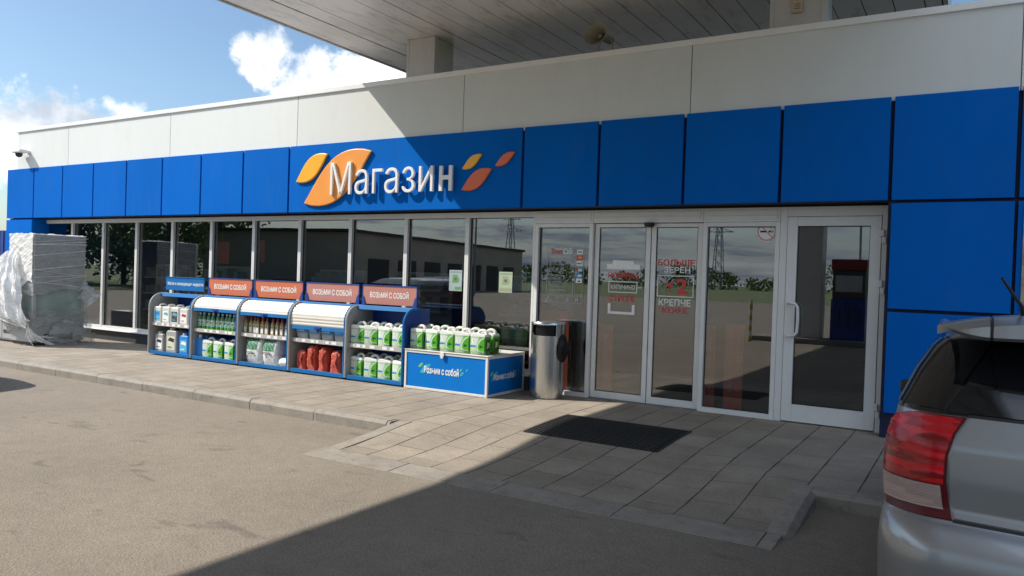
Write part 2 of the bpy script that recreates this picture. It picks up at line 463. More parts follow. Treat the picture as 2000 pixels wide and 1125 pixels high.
def lamp_glass(name, color, rib, lo=0.35, hi=1.25):
    m = bpy.data.materials.new(name)
    t = NT(m)
    tc = t.n('ShaderNodeTexCoord')
    wv = t.n('ShaderNodeTexWave', {'Vector': tc.outputs['Object'], 'Scale': rib, 'Distortion': 1.0, 'Detail': 1.0}, bands_direction='Z')
    vo = t.n('ShaderNodeTexVoronoi', {'Vector': t.n('ShaderNodeMapping', {'Vector': tc.outputs['Object'], 'Scale': (11.0, 11.0, 52.0)}).outputs[0], 'Scale': 1.0})
    se = t.n('ShaderNodeSeparateColor', {0: vo.outputs['Color']})
    mr = t.n('ShaderNodeMapRange', {'Value': se.outputs[0], 'To Min': lo, 'To Max': hi})
    sc = t.n('ShaderNodeVectorMath', {0: color}, operation='SCALE')
    t.t.links.new(mr.outputs[0], sc.inputs['Scale'])
    bp = t.n('ShaderNodeBump', {'Height': wv.outputs['Fac'], 'Strength': 0.2, 'Distance': 0.003})
    p = t.n('ShaderNodeBsdfPrincipled', {'Base Color': sc.outputs[0], 'Roughness': 0.25, 'Specular IOR Level': 0.35, 'Coat Weight': 0.25, 'Coat Roughness': 0.03, 'Normal': bp.outputs[0]})
    t.n('ShaderNodeOutputMaterial', {0: p.outputs[0]})
    return m


M = {}
M['asphalt'] = asphalt_material()
M['paving'] = paving_material()
M['kerb'] = mat('kerb concrete', (0.26, 0.235, 0.20), 0.85, var=0.16, vscale=5, bump=0.35, bscale=45, dirt=(0.09, 0.08, 0.07, 0.7))
M['grass'] = mat('roadside grass', (0.10, 0.13, 0.04), 0.9, var=0.4, vscale=0.8, bump=0.5, bscale=20)
M['white'] = mat('white composite cladding', (0.668, 0.695, 0.675), 0.8, var=0.02, vscale=1.2, dirt=(0.52, 0.51, 0.48, 0.22), spec=0.15, rand=0.02, stretch=(1.6, 1.6, 0.5), bump=0.06, bscale=1.5)
M['coping'] = mat('white coping sheet', (0.80, 0.80, 0.79), 0.35, var=0.03)
M['blue'] = mat('blue composite cladding', (0.002, 0.120, 0.49), 0.7, var=0.05, vscale=1.3, spec=0.03, rand=0.045, dirt=(0.03, 0.13, 0.42, 0.35), stretch=(1.5, 1.5, 0.45), bump=0.08, bscale=1.6)
M['blue_gap'] = mat('dark joint', (0.006, 0.012, 0.05), 0.7, var=0.05)
M['frame'] = mat('light grey aluminium frame', (0.74, 0.74, 0.72), 0.42, var=0.05, vscale=2.5, dirt=(0.40, 0.39, 0.37, 0.3))
M['gasket'] = mat('black rubber gasket', (0.015, 0.015, 0.016), 0.6)
M['doorwhite'] = mat('white powder coated door', (0.72, 0.72, 0.71), 0.4, var=0.03, dirt=(0.45, 0.44, 0.42, 0.2))
M['plinth'] = mat('dark plinth', (0.035, 0.038, 0.042), 0.6, var=0.15)
M['soffit'] = mat('weathered soffit sheet', (0.80, 0.78, 0.75), 0.3, var=0.08, vscale=1.1, dirt=(0.22, 0.195, 0.16, 0.7), stretch=(1.6, 0.55, 1.0), metal=0.1)
M['fascia_edge'] = mat('canopy edge sheet', (0.58, 0.57, 0.55), 0.4, var=0.06, dirt=(0.3, 0.28, 0.25, 0.3))
M['glass'] = glass_material('shop glass', (0.70, 0.73, 0.73), 0.14, 0.02)
M['dark'] = mat('dark interior', (0.05, 0.05, 0.05), 0.7)
M['intwall'] = mat('shop inner wall', (0.10, 0.095, 0.09), 0.8)
M['intfloor'] = mat('shop floor tile', (0.12, 0.11, 0.10), 0.4, var=0.1)
M['grey'] = mat('grey laminate side', (0.36, 0.355, 0.335), 0.5, var=0.07, vscale=4, dirt=(0.2, 0.19, 0.17, 0.4))
M['cabblue'] = mat('blue cabinet paint', (0.010, 0.135, 0.37), 0.5, var=0.08, vscale=5, spec=0.2)
M['cabnavy'] = mat('navy cabinet paint', (0.008, 0.05, 0.26), 0.4, var=0.06)
M['shutter'] = mat('cream roller slats', (0.62, 0.60, 0.54), 0.35, var=0.04)
M['shelf'] = mat('zinc shelf', (0.55, 0.54, 0.52), 0.35, metal=0.3, var=0.08)
M['orange'] = mat('orange header laminate', (0.56, 0.165, 0.085), 0.5, var=0.05, spec=0.2)
M['glare_painted'] = mat('glare-painted orange header laminate', (0.48, 0.215, 0.18), 0.35, var=0.06, spec=0.3)  # same orange laminate, paler because reflected glare is put into its colour
M['print_white'] = mat('white lettering', (0.82, 0.82, 0.80), 0.4, var=0.02)
M['print_red'] = mat('red lettering', (0.62, 0.045, 0.04), 0.4, var=0.02)
M['print_black'] = mat('black print', (0.02, 0.02, 0.022), 0.45)
M['print_blue'] = mat('cyan blue print', (0.02, 0.26, 0.62), 0.4)
M['print_grey'] = mat('pale grey film', (0.42, 0.44, 0.44), 0.45)
M['sign_white'] = mat('white letter acrylic', (0.80, 0.80, 0.79), 0.3, var=0.03)
M['leaf_yellow'] = mat('yellow sign leaf', (0.86, 0.42, 0.015), 0.35, var=0.04)
M['leaf_amber'] = mat('amber sign leaf', (0.80, 0.30, 0.045), 0.35, var=0.05)
M['leaf_orange'] = mat('deep orange sign leaf', (0.72, 0.13, 0.025), 0.35, var=0.05)
M['logo_green'] = mat('green logo print', (0.15, 0.48, 0.14), 0.4)
M['logo_teal'] = mat('teal logo print', (0.04, 0.36, 0.55), 0.4)
M['washer'] = washer_material()
M['wl_white'] = mat('jug label white', (0.56, 0.68, 0.56), 0.35, var=0.06, vscale=14)
M['wl_green'] = mat('jug label green', (0.010, 0.085, 0.015), 0.3, var=0.25, vscale=12)
M['wl_lime'] = mat('jug label lime', (0.075, 0.34, 0.02), 0.3, var=0.2, vscale=12)
M['wl_yellow'] = mat('jug label yellow', (0.50, 0.60, 0.26), 0.35, var=0.2, vscale=20)
M['cap_green'] = mat('dark green cap', (0.035, 0.09, 0.055), 0.4)
M['cap_red'] = mat('red cap', (0.42, 0.04, 0.03), 0.4)
M['cap_white'] = mat('white cap', (0.7, 0.7, 0.68), 0.4)
M['bottle_green'] = mat('green tinted bottle', (0.10, 0.30, 0.16), 0.2, var=0.1, vscale=8)
M['bottle_amber'] = mat('amber bottle', (0.34, 0.27, 0.12), 0.2, var=0.12, vscale=8)
M['can_white'] = mat('milky white canister', (0.62, 0.62, 0.57), 0.4, var=0.06, vscale=6)
M['can_grey'] = mat('silver grey canister', (0.34, 0.34, 0.33), 0.38, var=0.06)
M['can_blue'] = mat('blue canister', (0.02, 0.20, 0.62), 0.4, var=0.06)
M['lab_pale'] = mat('pale label', (0.60, 0.60, 0.45), 0.4, var=0.1, vscale=12)
M['lab_cyan'] = mat('cyan label', (0.10, 0.42, 0.56), 0.4, var=0.3, vscale=18)
M['lab_dark'] = mat('dark photo label', (0.06, 0.05, 0.07), 0.35, var=0.5, vscale=18, dirt=(0.4, 0.28, 0.3, 0.9))
M['sack'] = charcoal_bag_material()
M['white_sack'] = mat('white plastic sack', (0.68, 0.68, 0.66), 0.4, var=0.1, vscale=10, bump=0.4, bscale=20)
M['pack_grey'] = mat('grey white pack', (0.34, 0.37, 0.40), 0.4, var=0.15, vscale=10)
M['net_red'] = mat('red mesh net', (0.46, 0.06, 0.035), 0.6, var=0.35, vscale=22, bump=1.0, bscale=90, dirt=(0.60, 0.24, 0.12, 0.5))
M['log'] = mat('split birch firewood', (0.46, 0.22, 0.10), 0.7, var=0.3, vscale=9, stretch=(3, 3, 0.5), dirt=(0.50, 0.10, 0.06, 0.7))
M['alu'] = mat('aluminium edging', (0.72, 0.70, 0.66), 0.35, var=0.06, vscale=8)
M['crate_blue'] = mat('blue printed crate panel', (0.003, 0.165, 0.55), 0.55, var=0.04, vscale=3, spec=0.1)
M['acrylic'] = glass_material('clear acrylic lip', (0.88, 0.92, 0.88), 0.08)
M['steel'] = steel_material()
M['bag_black'] = mat('black bin bag', (0.008, 0.008, 0.009), 0.4, bump=0.5, bscale=25, spec=0.25)
M['rubber'] = mat('black rubber mat', (0.014, 0.015, 0.016), 0.6, var=0.2)
M['fridge'] = mat('grey fridge panel', (0.36, 0.37, 0.37), 0.4, var=0.05)
M['fridge_dark'] = mat('dark fridge base', (0.04, 0.04, 0.042), 0.5)
M['fridge_glass'] = mat('fridge glass', (0.26, 0.33, 0.31), 0.1, var=0.15)
M['film'] = film_material('packing film', (0.44, 0.46, 0.46), 0.70)
M['film_thick_and_sunlit'] = film_material('bunched and sunlit packing film', (0.93, 0.92, 0.89), 0.92)
M['film_thin'] = film_material('thin packing film', (0.50, 0.50, 0.47), 0.34, 0.2)
M['tape'] = mat('brown tape', (0.24, 0.15, 0.08), 0.5)
M['horn'] = mat('weathered horn', (0.20, 0.18, 0.125), 0.5, var=0.12, vscale=9, dirt=(0.2, 0.16, 0.09, 0.6))
M['beige'] = mat('beige plastic', (0.55, 0.46, 0.34), 0.5, var=0.06)
M['paint_silver'] = car_paint('silver car paint', (0.31, 0.315, 0.32), 0.7)
M['paint_white'] = car_paint('white car paint', (0.62, 0.62, 0.61), 0.0)
M['tyre'] = mat('tyre rubber', (0.018, 0.018, 0.019), 0.8)
M['rim'] = mat('alloy rim', (0.45, 0.45, 0.46), 0.3, metal=0.9)
M['car_glass'] = mat('dark car glass', (0.006, 0.007, 0.008), 0.03, var=0.02, spec=0.7)
M['car_black'] = mat('black car trim', (0.012, 0.012, 0.013), 0.4)
M['lamp_red'] = lamp_glass('red lamp glass', (0.55, 0.003, 0.010), 12.0, 0.3, 1.3)
M['lamp_deep'] = mat('dark red lamp rim', (0.10, 0.004, 0.006), 0.35, spec=0.3)
M['lamp_clear'] = lamp_glass('clear ribbed lamp glass', (0.40, 0.28, 0.25), 40.0, 0.85, 1.12)
M['chrome'] = mat('chrome', (0.75, 0.75, 0.75), 0.12, metal=1.0)
M['garage'] = mat('grey brown concrete wall', (0.44, 0.375, 0.31), 0.85, var=0.12, vscale=0.5)
M['roof'] = mat('dark roofing', (0.05, 0.05, 0.05), 0.8)
M['bark'] = mat('bark', (0.09, 0.07, 0.05), 0.9, var=0.3, vscale=4)
M['leaf_a'] = leaf_material('dark leaves', (0.05, 0.095, 0.025), (0.11, 0.17, 0.05))
M['leaf_b'] = leaf_material('mid leaves', (0.065, 0.115, 0.03), (0.14, 0.20, 0.065))
M['pole'] = mat('galvanised pole', (0.28, 0.28, 0.28), 0.5, metal=0.4)
M['pump_red'] = mat('red pump panel', (0.22, 0.025, 0.025), 0.4)
M['pump_grey'] = mat('pale pump panel', (0.42, 0.43, 0.44), 0.4)
M['stripe_yellow'] = mat('yellow hazard paint', (0.62, 0.36, 0.02), 0.5)
M['fenceblue'] = mat('dark blue sheet fence', (0.006, 0.04, 0.22), 0.5)


# ------------------------------------------------------------ mesh helpers
class MB:
    def __init__(s):
        s.v = []
        s.f = []
        s.m = []

    def face(s, pts, m=0):
        i = len(s.v)
        s.v += [tuple(p) for p in pts]
        s.f.append(tuple(range(i, i + len(pts))))
        s.m.append(m)
        return s

    def box(s, x0, x1, y0, y1, z0, z1, m=0):
        i = len(s.v)
        s.v += [(x0, y0, z0), (x1, y0, z0), (x1, y1, z0), (x0, y1, z0), (x0, y0, z1), (x1, y0, z1), (x1, y1, z1), (x0, y1, z1)]
        for q in ((0, 3, 2, 1), (4, 5, 6, 7), (0, 1, 5, 4), (1, 2, 6, 5), (2, 3, 7, 6), (3, 0, 4, 7)):
            s.f.append(tuple(i + a for a in q))
            s.m.append(m)
        return s

    def prism(s, poly, axis, a, b, m=0):
        def P(u, w, t):
            return (t, u, w) if axis == 'x' else ((u, t, w) if axis == 'y' else (u, w, t))
        i = len(s.v)
        n = len(poly)
        s.v += [P(u, w, a) for u, w in poly] + [P(u, w, b) for u, w in poly]
        s.f.append(tuple(i + k for k in range(n)))
        s.m.append(m)
        s.f.append(tuple(i + n + k for k in reversed(range(n))))
        s.m.append(m)
        for k in range(n):
            j = (k + 1) % n
            s.f.append((i + k, i + n + k, i + n + j, i + j))
            s.m.append(m)
        return s

    def tube(s, pts, r, n=8, m=0, cap=True):
        pts = [Vector(p) for p in pts]
        rs = r if isinstance(r, (list, tuple)) else [r] * len(pts)
        i = len(s.v)
        up = None
        for k, p in enumerate(pts):
            d = (pts[min(k + 1, len(pts) - 1)] - pts[max(k - 1, 0)]).normalized()
            if up is None:
                up = Vector((0, 0, 1)) if abs(d.z) < 0.9 else Vector((1, 0, 0))
            a = d.cross(up).normalized()
            b = a.cross(d).normalized()
            up = b
            for j in range(n):
                t = 2 * math.pi * j / n
                s.v.append(tuple(p + (a * math.cos(t) + b * math.sin(t)) * rs[k]))
        for k in range(len(pts) - 1):
            for j in range(n):
                j2 = (j + 1) % n
                s.f.append((i + k * n + j, i + k * n + j2, i + (k + 1) * n + j2, i + (k + 1) * n + j))
                s.m.append(m)
        if cap:
            s.f.append(tuple(i + j for j in reversed(range(n))))
            s.m.append(m)
            s.f.append(tuple(i + (len(pts) - 1) * n + j for j in range(n)))
            s.m.append(m)
        return s

    def lathe(s, prof, c=(0, 0), n=20, m=0, ex=1.0, ey=1.0):
        i = len(s.v)
        for r, z in prof:
            for j in range(n):
                t = 2 * math.pi * j / n
                s.v.append((c[0] + r * ex * math.cos(t), c[1] + r * ey * math.sin(t), z))
        for k in range(len(prof) - 1):
            for j in range(n):
                j2 = (j + 1) % n
                s.f.append((i + k * n + j, i + k * n + j2, i + (k + 1) * n + j2, i + (k + 1) * n + j))
                s.m.append(m)
        s.f.append(tuple(i + j for j in reversed(range(n))))
        s.m.append(m)
        s.f.append(tuple(i + (len(prof) - 1) * n + j for j in range(n)))
        s.m.append(m)
        return s

    def grid(s, fn, nu, nv, m=0, mfn=None, flip=False):
        i = len(s.v)
        for a in range(nu + 1):
            for b in range(nv + 1):
                s.v.append(tuple(fn(a / nu, b / nv)))
        for a in range(nu):
            for b in range(nv):
                q = (i + a * (nv + 1) + b, i + (a + 1) * (nv + 1) + b, i + (a + 1) * (nv + 1) + b + 1, i + a * (nv + 1) + b + 1)
                s.f.append(tuple(reversed(q)) if flip else q)
                s.m.append(mfn(a / nu, b / nv) if mfn else m)
        return s

    def move(s, d):
        s.v = [(p[0] + d[0], p[1] + d[1], p[2] + d[2]) for p in s.v]
        return s

    def build(s, name, mats, parent=None, origin=None, bevel=0.0, seg=2, smooth=False, weld=False, angle=38):
        """origin: world point the vertices are measured from (default: the parent's location)"""
        if origin is None:
            origin = ROOT.get(parent.name, (0, 0, 0)) if parent is not None else (0, 0, 0)
        me = bpy.data.meshes.new(name)
        me.from_pydata([(p[0] - origin[0], p[1] - origin[1], p[2] - origin[2]) for p in s.v], [], s.f)
        mats = mats if isinstance(mats, (list, tuple)) else [mats]
        for k in mats:
            me.materials.append(M[k] if isinstance(k, str) else k)
        for p, mi in zip(me.polygons, s.m):
            p.material_index = mi
        bm = bmesh.new()
        bm.from_mesh(me)
        if weld or bevel:
            bmesh.ops.remove_doubles(bm, verts=bm.verts, dist=1e-5)
        bmesh.ops.recalc_face_normals(bm, faces=bm.faces)
        if bevel:
            es = [e for e in bm.edges if len(e.link_faces) == 2 and e.calc_face_angle(0) > R(30)]
            bmesh.ops.bevel(bm, geom=es, offset=bevel, segments=seg, profile=0.5, affect='EDGES', clamp_overlap=True)
        bm.to_mesh(me)
        bm.free()
        if smooth or bevel:
            me.shade_smooth()
            me.set_sharp_from_angle(angle=R(angle))
        o = bpy.data.objects.new(name, me)
        col.objects.link(o)
        if bevel:
            wnm = o.modifiers.new('weighted_normals', 'WEIGHTED_NORMAL')
            wnm.keep_sharp = True
            wnm.weight = 90
        if parent is not None:
            o.parent = parent
        else:
            o.location = origin
        return o


ROOT = {}


def note(o, label=None, cat=None, group=None, kind=None):
    if label:
        o['label'] = label
    if cat:
        o['category'] = cat
    if group:
        o['group'] = group
    if kind:
        o['kind'] = kind
    return o


def thing(name, loc, label, cat, group=None):
    o = bpy.data.objects.new(name, None)
    o.empty_display_size = 0.2
    col.objects.link(o)
    o.location = loc
    ROOT[o.name] = tuple(loc)
    return note(o, label, cat, group)


def part(mb, name, mats, parent, **kw):
    """a child mesh; its vertices are already in the thing's local frame"""
    o = mb.build(name, mats, parent, origin=(0, 0, 0), **kw)
    return o


def wpart(mb, name, mats, parent, top=None, **kw):
    """a child (or grandchild) mesh whose vertices are given in world space"""
    t = top or parent
    return mb.build(name, mats, parent, origin=ROOT[t.name], **kw)


def dup(o, loc, label=None, group=None, rotz=None):
    c = o.copy()
    col.objects.link(c)
    c.location = loc
    if rotz is not None:
        c.rotation_euler = (0, 0, rotz)
    if label:
        c['label'] = label
    if group:
        c['group'] = group
    for ch in o.children:
        d = ch.copy()
        col.objects.link(d)
        d.parent = c
        for g in ch.children:
            e = g.copy()
            col.objects.link(e)
            e.parent = d
    return c


ORD = ['first', 'second', 'third', 'fourth', 'fifth', 'sixth', 'seventh', 'eighth', 'ninth', 'tenth', 'eleventh', 'twelfth']

_dg = None


def text_bm(body, bold=0.0, extrude=0.0, bevel=0.0, spacing=1.0):
    cu = bpy.data.curves.new('lettering', 'FONT')
    cu.body = body
    cu.size = 1.0
    cu.offset = bold
    cu.extrude = extrude
    cu.bevel_depth = bevel
    cu.bevel_resolution = 2
    cu.align_x = 'CENTER'
    cu.space_character = spacing
    cu.resolution_u = 4
    ob = bpy.data.objects.new('lettering', cu)
    col.objects.link(ob)
    dg = bpy.context.evaluated_depsgraph_get()
    me = bpy.data.meshes.new_from_object(ob.evaluated_get(dg))
    bpy.data.objects.remove(ob)
    bpy.data.curves.remove(cu)
    vs = [tuple(v.co) for v in me.vertices]
    fs = [tuple(p.vertices) for p in me.polygons]
    bpy.data.meshes.remove(me)
    return vs, fs


def add_text(mb, body, x0, x1, z0, z1, y, depth=0.002, bold=0.012, m=0, mirror=False, tf=None, rot90=False):
    """flat or raised lettering fitted to a rectangle of the facade plane, facing -y"""
    vs, fs = text_bm(body, bold, 0.0 if depth == 0 else 0.02)
    if rot90:
        vs = [(-b, a, c) for a, b, c in vs]
    if mirror:
        vs = [(-a, b, c) for a, b, c in vs]
    xs = [v[0] for v in vs]
    ys = [v[1] for v in vs]
    ax, bx, ay, by = min(xs), max(xs), min(ys), max(ys)
    out = []
    for a, b, c in vs:
        X = x0 + (a - ax) / (bx - ax) * (x1 - x0)
        Z = z0 + (b - ay) / (by - ay) * (z1 - z0)
        Y = y - (c / 0.02 + 1) * 0.5 * depth
        p = (X, Y, Z)
        out.append(tf(p) if tf else p)
    i = len(mb.v)
    mb.v += out
    for f in fs:
        mb.f.append(tuple(i + k for k in f))
        mb.m.append(m)
    return mb


# ------------------------------------------------------------ ground
def zpave(x, y):
    """height of the paving: level along the shop, falling to the asphalt in front of the doors"""
    l = max(0.0, min(1.0, (x + 4.90) / 1.3))
    l = l * l * (3 - 2 * l)
    r = max(0.0, min(1.0, (-1.10 - x) / 1.2))
    r = r * r * (3 - 2 * r)
    k_ = l * r
    st = -1.35 * k_ - 2.55 * (1 - k_)
    s = max(0.0, min(1.0, (st - y) / (st + 3.70)))
    if x < -4.98 or x > -0.93:
        return 0.0
    return -0.102 * s * s * (3 - 2 * s)


GZ = -0.12
g = MB()
g.face([(-600, -600, GZ), (600, -600, GZ), (600, 600, GZ), (-600, 600, GZ)])
note(g.build('ground', 'grass'), kind='structure')
g = MB()
g.face([(-75, -62, GZ + 0.004), (40, -62, GZ + 0.004), (40, 40, GZ + 0.004), (-75, 40, GZ + 0.004)])
note(g.build('asphalt', 'asphalt'), kind='structure')

g = MB()
g.face([(-75, -62, GZ + 0.009), (-46, -62, GZ + 0.009), (-44, -18, GZ + 0.009), (-75, -13, GZ + 0.009)])
g.face([(-200, -62, GZ + 0.008), (-75.01, -62, GZ + 0.008), (-75.01, -13, GZ + 0.008), (-200, -13, GZ + 0.008)])
note(g.build('grass_verge', 'grass'), kind='structure')
p = MB()
step = 0.1
for ix in range(-420, 90):
    for iy in range(0, 40):
        x0, x1 = ix * step, (ix + 1) * step
        y1, y0 = -iy * step, -(iy + 1) * step
        xm, ym = (x0 + x1) / 2, (y0 + y1) / 2
        ramp = -4.80 < xm < -1.10
        lim = -3.70 if ramp else -2.68
        if ym < lim:
            continue
        if not (-6.5 < xm < 0.2) and (ix % 20 or 0):
            continue
        if -6.5 < xm < 0.2:
            y0 = max(y0, lim)
            p.face([(x0, y0, zpave(x0, y0)), (x1, y0, zpave(x1, y0)), (x1, y1, zpave(x1, y1)), (x0, y1, zpave(x0, y1))])
# plain stretches left and right of the entrance
p.face([(-42, -2.68, 0), (-6.5, -2.68, 0), (-6.5, 0.0, 0), (-42, 0.0, 0)])
p.face([(0.2, -2.68, 0), (9.0, -2.68, 0), (9.0, 0.0, 0), (0.2, 0.0, 0)])
p.face([(-42, 0.0, 0), (-17.72, 0.0, 0), (-17.72, 9.0, 0), (-42, 9.0, 0)])
note(p.build('pavement', 'paving', weld=True, smooth=True), kind='structure')

k = MB()


def kerbstone(x0, x1, y0, y1, zt, m=0, cut=0.03):
    """one stone with its road edge chamfered; the road side is y0"""
    k.prism([(y0, GZ - 0.05), (y1, GZ - 0.05), (y1, zt), (y0 + cut, zt), (y0, zt - cut)], 'x', x0, x1, m)


x = -42.0
krn = random.Random(3)
while x < -4.9:
    e = min(x + 0.998, -4.962)
    kerbstone(x + 0.0015, e - 0.0015, -2.845 + krn.uniform(-0.002, 0.002), -2.683, 0.003 + krn.uniform(-0.003, 0.003))
    x += 1.0
x = -0.985
while x < 9.0:
    kerbstone(x + 0.004, x + 0.994, -2.86 + krn.uniform(-0.004, 0.004), -2.683, 0.002)
    x += 1.0
# flush edging round the lowered entrance
x = -4.98
while x < -1.1:
    e = min(x + 0.97, -1.0)
    k.prism([(-3.985, GZ - 0.05), (-3.705, GZ - 0.05), (-3.705, -0.100), (-3.985, -0.112)], 'x', x + 0.004, e - 0.004)
    x += 0.97
pts = [(-2.68, 0.0), (-2.86, zpave(-4.85, -2.86)), (-3.2, zpave(-4.85, -3.2)), (-3.69, zpave(-4.85, -3.69))]
for (ya, za), (yb, zb) in zip(pts[:-1], pts[1:]):
    i = len(k.v)
    k.v += [(-4.96, ya, za - 0.004), (-4.805, ya, za + 0.002), (-4.805, yb, zb + 0.002), (-4.96, yb, zb - 0.004),
            (-4.96, ya, GZ - 0.05), (-4.805, ya, GZ - 0.05), (-4.805, yb, GZ - 0.05), (-4.96, yb, GZ - 0.05)]
    for q in ((0, 1, 2, 3), (4, 7, 6, 5), (0, 4, 5, 1), (1, 5, 6, 2), (2, 6, 7, 3), (3, 7, 4, 0)):
        k.f.append(tuple(i + a for a in q))
        k.m.append(0)
# stone on the right of the entrance, dropping towards the road, with a chamfered right edge
ys = [-2.70, -3.0, -3.3, -3.6, -3.69]
zs = [0.004, -0.006, -0.035, -0.075, -0.098]
sec = [(-1.105, 0.0), (-0.985, 0.0), (-0.945, -0.04), (-0.94, None), (-1.105, None)]
i = len(k.v)
for y, z in zip(ys, zs):
    for sx, dz in sec:
        k.v.append((sx, y, GZ - 0.05 if dz is None else max(z + dz, GZ - 0.01)))
for a in range(len(ys) - 1):
    for b in range(5):
        c = (b + 1) % 5
        k.f.append((i + a * 5 + b, i + a * 5 + c, i + (a + 1) * 5 + c, i + (a + 1) * 5 + b))
        k.m.append(0)
k.f.append(tuple(i + b for b in range(5)))
k.m.append(0)
k.f.append(tuple(i + 20 + b for b in range(5)))
k.m.append(0)
note(k.build('kerb', 'kerb', bevel=0.005), kind='structure')

# ------------------------------------------------------------ shop building
store = thing('shop_building', (-8.7, 0.0, 0.0), 'low filling station shop with white parapet, blue panel fascia and long row of windows', 'building')
XL, XR = -17.72, 9.3
YB = -0.31     # face of the blue cladding
W0, WS = -16.83, 1.0787
ZH = 2.351     # top of the window frames
PZ0, PZ1 = 2.372, 3.396


def sp(mb, name, mats, parent=store, **kw):
    return wpart(mb, name, mats, parent, top=store, **kw)


# parapet of white cassettes, 3.13 m apart, with open joints
edges = [-17.36, -15.46, -12.25, -9.105, -5.98, -2.853, 0.28, 3.41, 6.54, 9.3]
for a, b in zip(edges[:-1], edges[1:]):
    sp(MB().box(a + 0.004, b - 0.004, -0.285, -0.235, 3.36, 4.185), 'parapet_panel', 'white', bevel=0.006)
sp(MB().box(-17.35, 9.3, -0.232, 0.0, 3.36, 4.17), 'parapet_wall', 'frame')
sp(MB().prism([(-0.31, 4.165), (0.05, 4.165), (0.05, 4.275), (-0.31, 4.235)], 'x', -17.40, 9.32), 'coping', 'coping', bevel=0.006)
sp(MB().box(-17.30, 9.25, 0.052, 8.0, 3.7, 3.86), 'roof', 'roof')
# blue fascia cassettes
bx = [XL + 1.0603 * i for i in range(9)] + [-5.017 + 1.0603 * i for i in range(0, 14)]
for i in range(len(bx) - 1):
    a, b = bx[i], bx[i + 1]
    sp(MB().box(a + 0.018, b - 0.018, YB, YB + 0.06, PZ0, PZ1), 'fascia_panel', 'blue', bevel=0.004)
sp(MB().box(XL + 0.03, XR - 0.02, YB + 0.062, -0.005, PZ0 + 0.004, PZ1 - 0.012), 'fascia_backing', 'blue_gap')
# solid ends of the shop front in the same cassettes
for z0, z1 in ((0.06, 2.335),):
    sp(MB().box(XL + 0.012, -16.70, YB, YB + 0.06, z0, z1), 'cladding_panel', 'blue', bevel=0.004)
sp(MB().box(XL + 0.03, -16.705, YB + 0.062, 0.30, 0.0, 2.368), 'end_wall', 'blue')
for z0, z1 in ((0.26, 1.262), (1.296, 2.34)):
    sp(MB().box(-0.755, 0.272, YB, YB + 0.06, z0, z1), 'cladding_panel', 'blue', bevel=0.004)
for z0, z1 in ((0.26, 1.262), (1.296, 2.34)):
    for a in range(8):
        sp(MB().box(0.300 + a * 1.06, 0.300 + a * 1.06 + 1.04, YB, YB + 0.06, z0, z1), 'cladding_panel', 'blue', bevel=0.004)
sp(MB().box(-0.79, XR - 0.02, YB + 0.062, 0.30, 0.0, 2.368), 'end_wall', 'blue_gap')
# body of the shop
sp(MB().box(XL + 0.03, XL + 0.2, 0.302, 8.0, 0.0, 3.69), 'end_wall', 'blue')
sp(MB().box(XR - 0.2, XR - 0.02, 0.302, 8.0, 0.0, 3.69), 'end_wall', 'white')
sp(MB().box(XL + 0.2, XR - 0.2, 7.8, 8.0, 0.0, 3.69), 'back_wall', 'intwall')
sp(MB().box(XL + 0.2, XR - 0.2, 0.302, 7.8, 2.75, 2.83), 'inner_ceiling', 'intwall')
sp(MB().box(XL + 0.2, XR - 0.2, 0.302, 7.8, -0.02, 0.012), 'inner_floor', 'intfloor')
sp(MB().box(-16.703, -0.792, 0.11, 0.30, 2.36, 2.75), 'lintel', 'dark')
sp(MB().box(-16.703, -0.792, 0.09, 0.30, -0.02, 0.006), 'threshold', 'frame')
sp(MB().box(-16.83, -4.98, -0.02, 0.09, 0.0, 0.205), 'plinth', 'plinth')


def ring(x0, x1, z0, z1, y0, y1, tl, tr, tb, tt, m=0):
    mb = MB()
    mb.box(x0, x0 + tl, y0, y1, z0, z1, m)
    mb.box(x1 - tr, x1, y0, y1, z0, z1, m)
    mb.box(x0 + tl, x1 - tr, y0 + 0.002, y1 - 0.002, z0, z0 + tb, m)
    mb.box(x0 + tl, x1 - tr, y0 + 0.002, y1 - 0.002, z1 - tt, z1, m)
    return mb


def glazing(parent, x0, x1, z0, z1, yc):
    ga = 0.008
    sp(MB().box(x0 + ga, x1 - ga, yc - 0.006, yc + 0.006, z0 + ga, z1 - ga), 'pane', 'glass', parent)
    gm = MB()
    gm.box(x0, x0 + ga, yc - 0.012, yc + 0.012, z0, z1)
    gm.box(x1 - ga, x1, yc - 0.012, yc + 0.012, z0, z1)
    gm.box(x0 + ga, x1 - ga, yc - 0.012, yc + 0.012, z0, z0 + ga)
    gm.box(x0 + ga, x1 - ga, yc - 0.012, yc + 0.012, z1 - ga, z1)
    sp(gm, 'gasket', 'gasket', parent)


for i in range(11):
    a, b = W0 + WS * i, W0 + WS * (i + 1)
    z0 = 0.206
    fr = ring(a, b, z0, ZH, -0.012, 0.10, 0.033, 0.033, 0.07, 0.075)
    w = sp(fr, 'window', 'frame', bevel=0.004)
    sill = MB().prism([(-0.075, z0 - 0.012), (-0.012, z0 - 0.012), (-0.012, z0 + 0.016), (-0.075, z0)], 'x', a, b)
    sp(sill, 'sill', 'frame', w)
    glazing(w, a + 0.033, b - 0.033, z0 + 0.07, ZH - 0.075, 0.045)
# narrow sidelight, sliding doors, second sidelight
XS = [-4.964, -4.135, -2.735, -1.875]


def sidelight(a, b):
    w = sp(ring(a, b, 0.0, 2.19, -0.012, 0.10, 0.05, 0.05, 0.055, 0.05), 'window', 'frame', bevel=0.004)
    glazing(w, a + 0.05, b - 0.05, 0.055, 2.14, 0.045)


